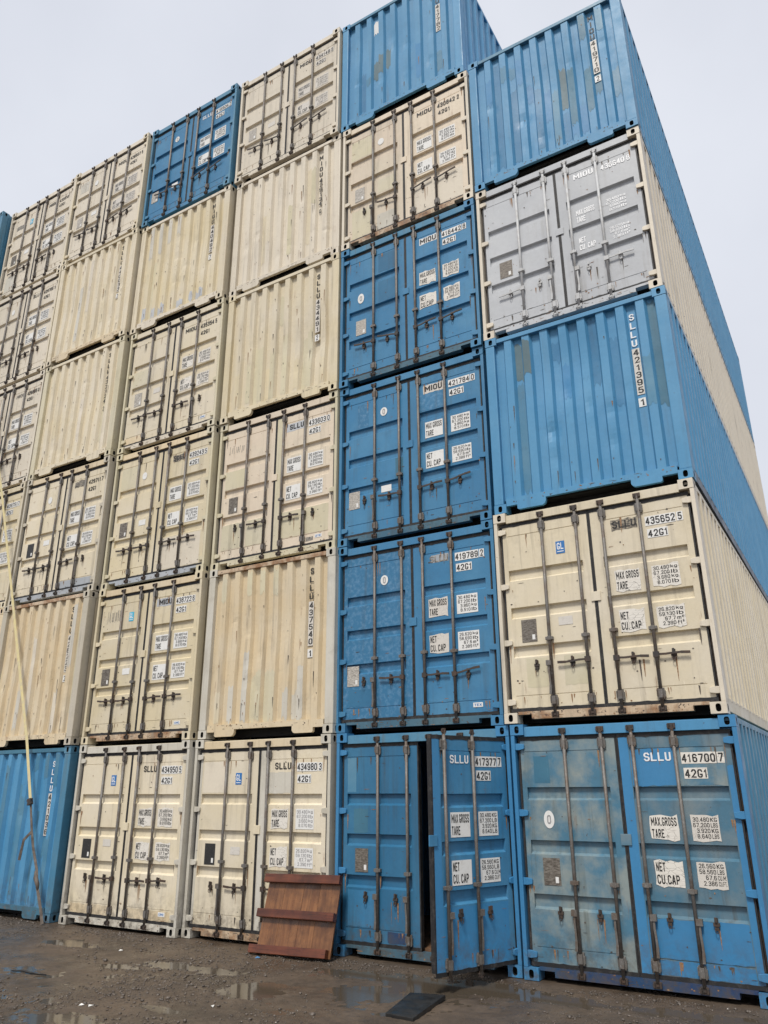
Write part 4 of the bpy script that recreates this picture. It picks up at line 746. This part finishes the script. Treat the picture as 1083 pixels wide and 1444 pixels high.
# ------------------------------------------------------------------ ground
def vnoise(x, y, seed):
    xi = np.floor(x).astype(np.int64); yi = np.floor(y).astype(np.int64); fx = x - xi; fy = y - yi
    fx = fx * fx * (3 - 2 * fx); fy = fy * fy * (3 - 2 * fy)
    def h(a, b):
        k = (a * 374761393 + b * 668265263 + seed * 974711) & 0xffffffff
        k = ((k ^ (k >> 13)) * 1274126177) & 0xffffffff
        return ((k ^ (k >> 16)) & 0xffff) / 65535.
    return (h(xi, yi) * (1 - fx) + h(xi + 1, yi) * fx) * (1 - fy) + (h(xi, yi + 1) * (1 - fx) + h(xi + 1, yi + 1) * fx) * fy - .5
PUD = [(-3.25, -.62, .55, .3), (-2.35, -.5, .5, .2), (-1.5, -.5, .7, .22), (-.45, -.42, .4, .12), (-4.65, -1.7, .38, .32), (-5.6, -1.2, .42, .14), (-6.2, -1.25, .35, .13), (-5.2, -3.4, .7, .28),
       (-7.5, -2.3, .5, .3), (-3.5, -1.25, .45, .28), (-4.85, -2.65, .3, .1), (-6.7, -1.6, .25, .1), (-8.3, -.9, .6, .3), (-4.2, -.55, .4, .16), (-2.7, -.16, .35, .14)]
WATER = -.017
def gh(x, y):
    z = -.007 + .016 * vnoise(x * .8, y * .8, 1) + .012 * vnoise(x * 2.3, y * 2.3, 2) + .009 * vnoise(x * 6, y * 6, 3) + .013 * vnoise(x * 15, y * 15, 4) + .005 * vnoise(x * 34, y * 34, 5)
    wob = .35 * vnoise(x * 2.2, y * 2.2, 8); wob2 = .25 * vnoise(x * 5, y * 5, 9)
    for px, py, rx, ry in PUD:
        d = ((x - px) / rx) ** 2 + ((y - py) / ry) ** 2
        z = z - .021 * np.exp(-np.maximum(d + (wob + wob2) * 2.2, 0) ** 1.5)
    far = np.clip((np.hypot(x + 5, y + 2) - 12) / 10, 0, 1)
    z = z * (1 - far) - .006 * far
    under = np.clip((y + .30) / .25, 0, 1)
    return np.where(y > -.30, np.minimum(z * (1 - under) - .006 * under, -.0015), z)
st = .03
xs = np.concatenate([[-900, -400, -150, -70, -40, -28, -22, -18, -16], np.arange(-15, 3.5, st), [4, 5, 7, 10, 15, 25, 40, 70, 150, 400, 900]])
ys = np.concatenate([[-900, -400, -150, -70, -40, -25, -18, -13, -10, -8, -7], np.arange(-6, .6, st), [1, 2, 4, 8, 13, 20, 40, 80, 200, 400, 900]])
X, Yg = np.meshgrid(xs, ys); Z = gh(X, Yg); nx, ny = len(xs), len(ys)
me = bpy.data.meshes.new('ground'); n = nx * ny
me.vertices.add(n); me.vertices.foreach_set('co', np.stack([X, Yg, Z], -1).ravel())
ii = (np.arange(ny - 1)[:, None] * nx + np.arange(nx - 1)[None, :]).ravel()
quads = np.stack([ii, ii + 1, ii + nx + 1, ii + nx], -1).astype(np.int32); nq = len(quads)
me.loops.add(nq * 4); me.loops.foreach_set('vertex_index', quads.ravel())
me.polygons.add(nq); me.polygons.foreach_set('loop_start', np.arange(0, nq * 4, 4, dtype=np.int32)); me.polygons.foreach_set('loop_total', np.full(nq, 4, dtype=np.int32))
me.polygons.foreach_set('use_smooth', np.ones(nq, dtype=bool)); me.materials.append(None); me.update(); me.validate()
g = mk('ground', me, 'wet_mud'); g['kind'] = 'structure'
b = MB(); b.quad((-15, -6, WATER), (3.5, -6, WATER), (3.5, -.06, WATER), (-15, -.06, WATER))
pw = mk('puddle_water', b.mesh('puddle_water', fix=False), 'puddle'); pw['kind'] = 'structure'

# gravel: uncountable loose stones, one mesh
ico = bmesh.new(); bmesh.ops.create_icosphere(ico, subdivisions=1, radius=1); iv = np.array([v.co[:] for v in ico.verts]); ico.verts.ensure_lookup_table()
itri = np.array([[v.index for v in f.verts] for f in ico.faces]); ico.free()
N = 30000; rs = np.random.RandomState(3)
gx = rs.uniform(-11.5, 1.2, N * 3); gy = -np.abs(rs.uniform(0, 1, N * 3)) ** 1.15 * 4.6 - .03
dens = vnoise(gx * .7, gy * .9, 21) + .6 * vnoise(gx * 2.5, gy * 2.5, 22) + .25 * np.exp(-((gy + .2) / .25) ** 2)
keep = np.where(dens + rs.uniform(-.35, .35, N * 3) > .12)[0][:N]; gx, gy = gx[keep], gy[keep]; N = len(gx)
gz = gh(gx, gy); ok = gz > WATER - .006; gx, gy, gz = gx[ok], gy[ok], gz[ok]; N = len(gx)
r_ = .0026 + .0030 * rs.exponential(1, N); r_ = np.minimum(r_, .021); r_[::60] *= 1.9
sc = np.stack([r_ * rs.uniform(.8, 1.4, N), r_ * rs.uniform(.8, 1.3, N), r_ * rs.uniform(.5, .9, N)], -1)
ang = rs.uniform(0, 6.28, N); ca, sa = np.cos(ang), np.sin(ang)
P = iv[None] * sc[:, None] * rs.uniform(.55, 1.3, (N, len(iv), 1))
Q = np.empty_like(P); Q[..., 0] = P[..., 0] * ca[:, None] - P[..., 1] * sa[:, None]; Q[..., 1] = P[..., 0] * sa[:, None] + P[..., 1] * ca[:, None]; Q[..., 2] = P[..., 2]
Q += np.stack([gx, gy, gz + sc[:, 2] * .45], -1)[:, None]
tri = (itri[None] + (np.arange(N) * len(iv))[:, None, None]).reshape(-1, 3).astype(np.int32)
me = bpy.data.meshes.new('gravel'); me.vertices.add(N * len(iv)); me.vertices.foreach_set('co', Q.ravel())
me.loops.add(tri.size); me.loops.foreach_set('vertex_index', tri.ravel()); me.polygons.add(len(tri))
me.polygons.foreach_set('loop_start', np.arange(0, tri.size, 3, dtype=np.int32)); me.polygons.foreach_set('loop_total', np.full(len(tri), 3, dtype=np.int32))
me.materials.append(None); me.update(); me.validate()
gr = mk('gravel', me, 'stone'); gr['kind'] = 'stuff'; gr['label'] = 'loose wet gravel scattered over the muddy yard'; gr['category'] = 'gravel'

# ------------------------------------------------------------------ wooden pallet leaning on the cream doors
pal = empty('wooden_pallet', (-5.80, -.275, float(gh(np.array([-5.3]), np.array([-.27]))[0]) + .004), rot=(math.radians(-16.5), math.radians(-.8), math.radians(.5)))
tag(pal, 'wet brown wooden pallet leaning against the cream container doors', 'pallet')
wd = [.27, .30, .245, .29]; x = .025
for i, pw_ in enumerate(wd):
    b = MB(); n = 6; zt_ = .885 + random.uniform(-.008, .008); zb_ = .012 + random.uniform(0, .012)
    b.box(0, pw_ - .0025, 0, .022, zb_, zt_)
    mk('plank', b.mesh('plank', bevel=.0015), 'wood_plank', pal, (x, .0, 0)); x += pw_
for z0, xa, xb, hh in ((.0, -.05, 1.10, .095), (.40, -.03, 1.135, .095), (.80, -.01, 1.145, .10)):
    b = MB(); b.box(xa, xb, -.072, -.0015, 0, hh); mk('batten', b.mesh('batten', bevel=.006), 'wood_batten', pal, (0, 0, z0), rot=(0, random.uniform(-.012, .012), 0))
for xk in (.1, .52, .95):
    b = MB(); b.box(0, .09, .0235, .06, .79, .87); mk('block', b.mesh('block', bevel=.004), 'wood_batten', pal, (xk, 0, 0))

# dark mat lying in the mud
b = MB(); top = [(-2.96, -1.84), (-2.66, -1.87), (-2.75, -1.07), (-3.10, -1.14)]; bz = .0
vv = [(x, y, .002) for x, y in top] + [(x + .01 * math.copysign(1, -2.85 - x) * 0, y, .04) for x, y in top]
b.v = vv; b.f = [(3, 2, 1, 0), (4, 5, 6, 7)] + [(k, (k + 1) % 4, 4 + (k + 1) % 4, 4 + k) for k in range(4)]; b.mi = [0] * 6
b.v = [(vx + 2.86, vy + 1.5, vz) for vx, vy, vz in b.v]
mo = mk('dark_board', b.mesh('dark_board', bevel=.004), 'wet_black', None, (-2.86, -1.5, float(gh(np.array([-2.86]), np.array([-1.5]))[0]) - .004), rot=(math.radians(1.2), math.radians(-.6), 0))
tag(mo, 'wet black board lying flat in the mud before the open door', 'board')

# ------------------------------------------------------------------ lashing strap hanging down the far stack
def ribbon(b, pts, wid, th, twist):
    pts = [Vector(p) for p in pts]; base_ = len(b.v)
    for i, p in enumerate(pts):
        d = (pts[min(i + 1, len(pts) - 1)] - pts[max(i - 1, 0)]).normalized(); a = Vector((math.cos(twist * i), math.sin(twist * i), 0)); a = (a - d * a.dot(d)).normalized(); c = d.cross(a)
        for s1, s2 in ((-1, -1), (1, -1), (1, 1), (-1, 1)): b.v.append(tuple(p + a * s1 * wid / 2 + c * s2 * th / 2))
    for i in range(len(pts) - 1):
        for k in range(4): b.f.append((base_ + i * 4 + k, base_ + i * 4 + (k + 1) % 4, base_ + i * 4 + 4 + (k + 1) % 4, base_ + i * 4 + 4 + k)); b.mi.append(0)
    e = base_ + (len(pts) - 1) * 4; b.f += [(base_ + 3, base_ + 2, base_ + 1, base_), (e, e + 1, e + 2, e + 3)]; b.mi += [0, 0]
stp = empty('lashing_strap', (-10.0, -.2, 0)); tag(stp, 'yellow webbing strap hanging from the far stack down to the mud', 'strap')
def rel(p): return (p[0] + 10.0, p[1] + .2, p[2])
b = MB(); ribbon(b, [rel(p) for p in [(-14.22, -.075, 10.36), (-14.1, -.2, 10.2), (-13.188, -.2, 8.0), (-12.529, -.2, 6.39), (-11.78, -.2, 4.55), (-11.015, -.2, 2.69), (-10.69, -.2, 1.73)]], .05, .005, .05); mk('webbing', b.mesh('webbing', fix=False), 'strap_yellow', stp)
b = MB(); ribbon(b, [rel(p) for p in [(-10.69, -.2, 1.75), (-10.55, -.205, 1.30), (-10.46, -.2, 1.05), (-10.30, -.2, .74), (-10.22, -.21, .5), (-10.08, -.2, .2), (-10.0, -.2, .0)]], .042, .008, .12); mk('tail', b.mesh('tail', fix=False), 'strap_dark', stp)
b = MB(); b.box(-.04, .04, -.035, .02, -.05, .05); b.tube([(-.06, -.02, -.03), (.06, -.02, -.03)], .012, 8); b.tube([(-.06, -.02, .03), (.06, -.02, .03)], .012, 8); mk('ratchet', b.mesh('ratchet', bevel=.004), 'dark_steel', stp, rel((-10.69, -.2, 1.73)), rot=(0, math.radians(-18), 0))
b = MB(); ribbon(b, [rel(p) for p in [(-10.55, -.215, 1.27), (-10.68, -.23, 1.16), (-10.72, -.22, 1.0), (-10.74, -.22, .86)]], .05, .006, .1); mk('loose_end', b.mesh('loose_end', fix=False), 'strap_dark', stp)
b = MB(); b.tube([(-.06, 0, .14), (-.02, -.01, .05), (.03, 0, -.05), (.05, .01, -.14)], [.012, .035, .03, .012], 8); mk('knot', b.mesh('knot', smooth=True, fix=False), 'strap_dark', stp, rel((-10.25, -.21, .58)))

# ------------------------------------------------------------------ litter
def scrap(px, py, w_, d_, mat, label, name, grp=None, rz=0):
    b = MB(); b.v = [(-w_, -d_, 0), (w_, -d_ * .6, .006), (w_ * .8, d_, .002), (-w_ * .5, d_ * .8, .012)]; b.v += [(x, y, z - .004) for x, y, z in b.v]
    b.f = [(0, 1, 2, 3), (7, 6, 5, 4)] + [(k, k + 4, (k + 1) % 4 + 4, (k + 1) % 4) for k in range(4)]; b.mi = [0] * 6
    o = mk(name, b.mesh(name), mat, None, (px, py, float(gh(np.array([px]), np.array([py]))[0]) + .006), rot=(0, 0, rz)); tag(o, label, 'litter', grp)
for px, py, a, lb in ((-5.606, -2.977, .3, 'larger white scrap of a pair lying on open mud'), (-5.54, -2.93, 1.2, 'smaller white scrap of a pair lying on open mud'), (-4.5, -2.4, 2., 'white scrap on the mud between two puddles'), (-7.35, -1.0, .6, 'white scrap in the gravel before container 434950'), (-3.0, -1.1, .4, 'white scrap beside the wet black board')):
    scrap(px, py, .022 + .008 * a / 2, .014, 'scrap_white', lb, 'paper_scrap', 'white scraps in the mud', a)
scrap(-5.55, -.5, .03, .022, 'scrap_blue', 'small blue plastic scrap in front of the wooden pallet', 'plastic_scrap', None, .5)
b = MB(); b.tube([(-.25, -.02, .0), (-.1, .02, .008), (.08, .0, .006), (.27, .05, .0)], [.006, .011, .011, .006], 7)
o = mk('stick', b.mesh('stick', smooth=True, fix=False), 'wet_black', None, (-7.3, -2.36, float(gh(np.array([-7.3]), np.array([-2.36]))[0]) + .012)); tag(o, 'thin dark stick lying in the mud before the faded blue end', 'stick')
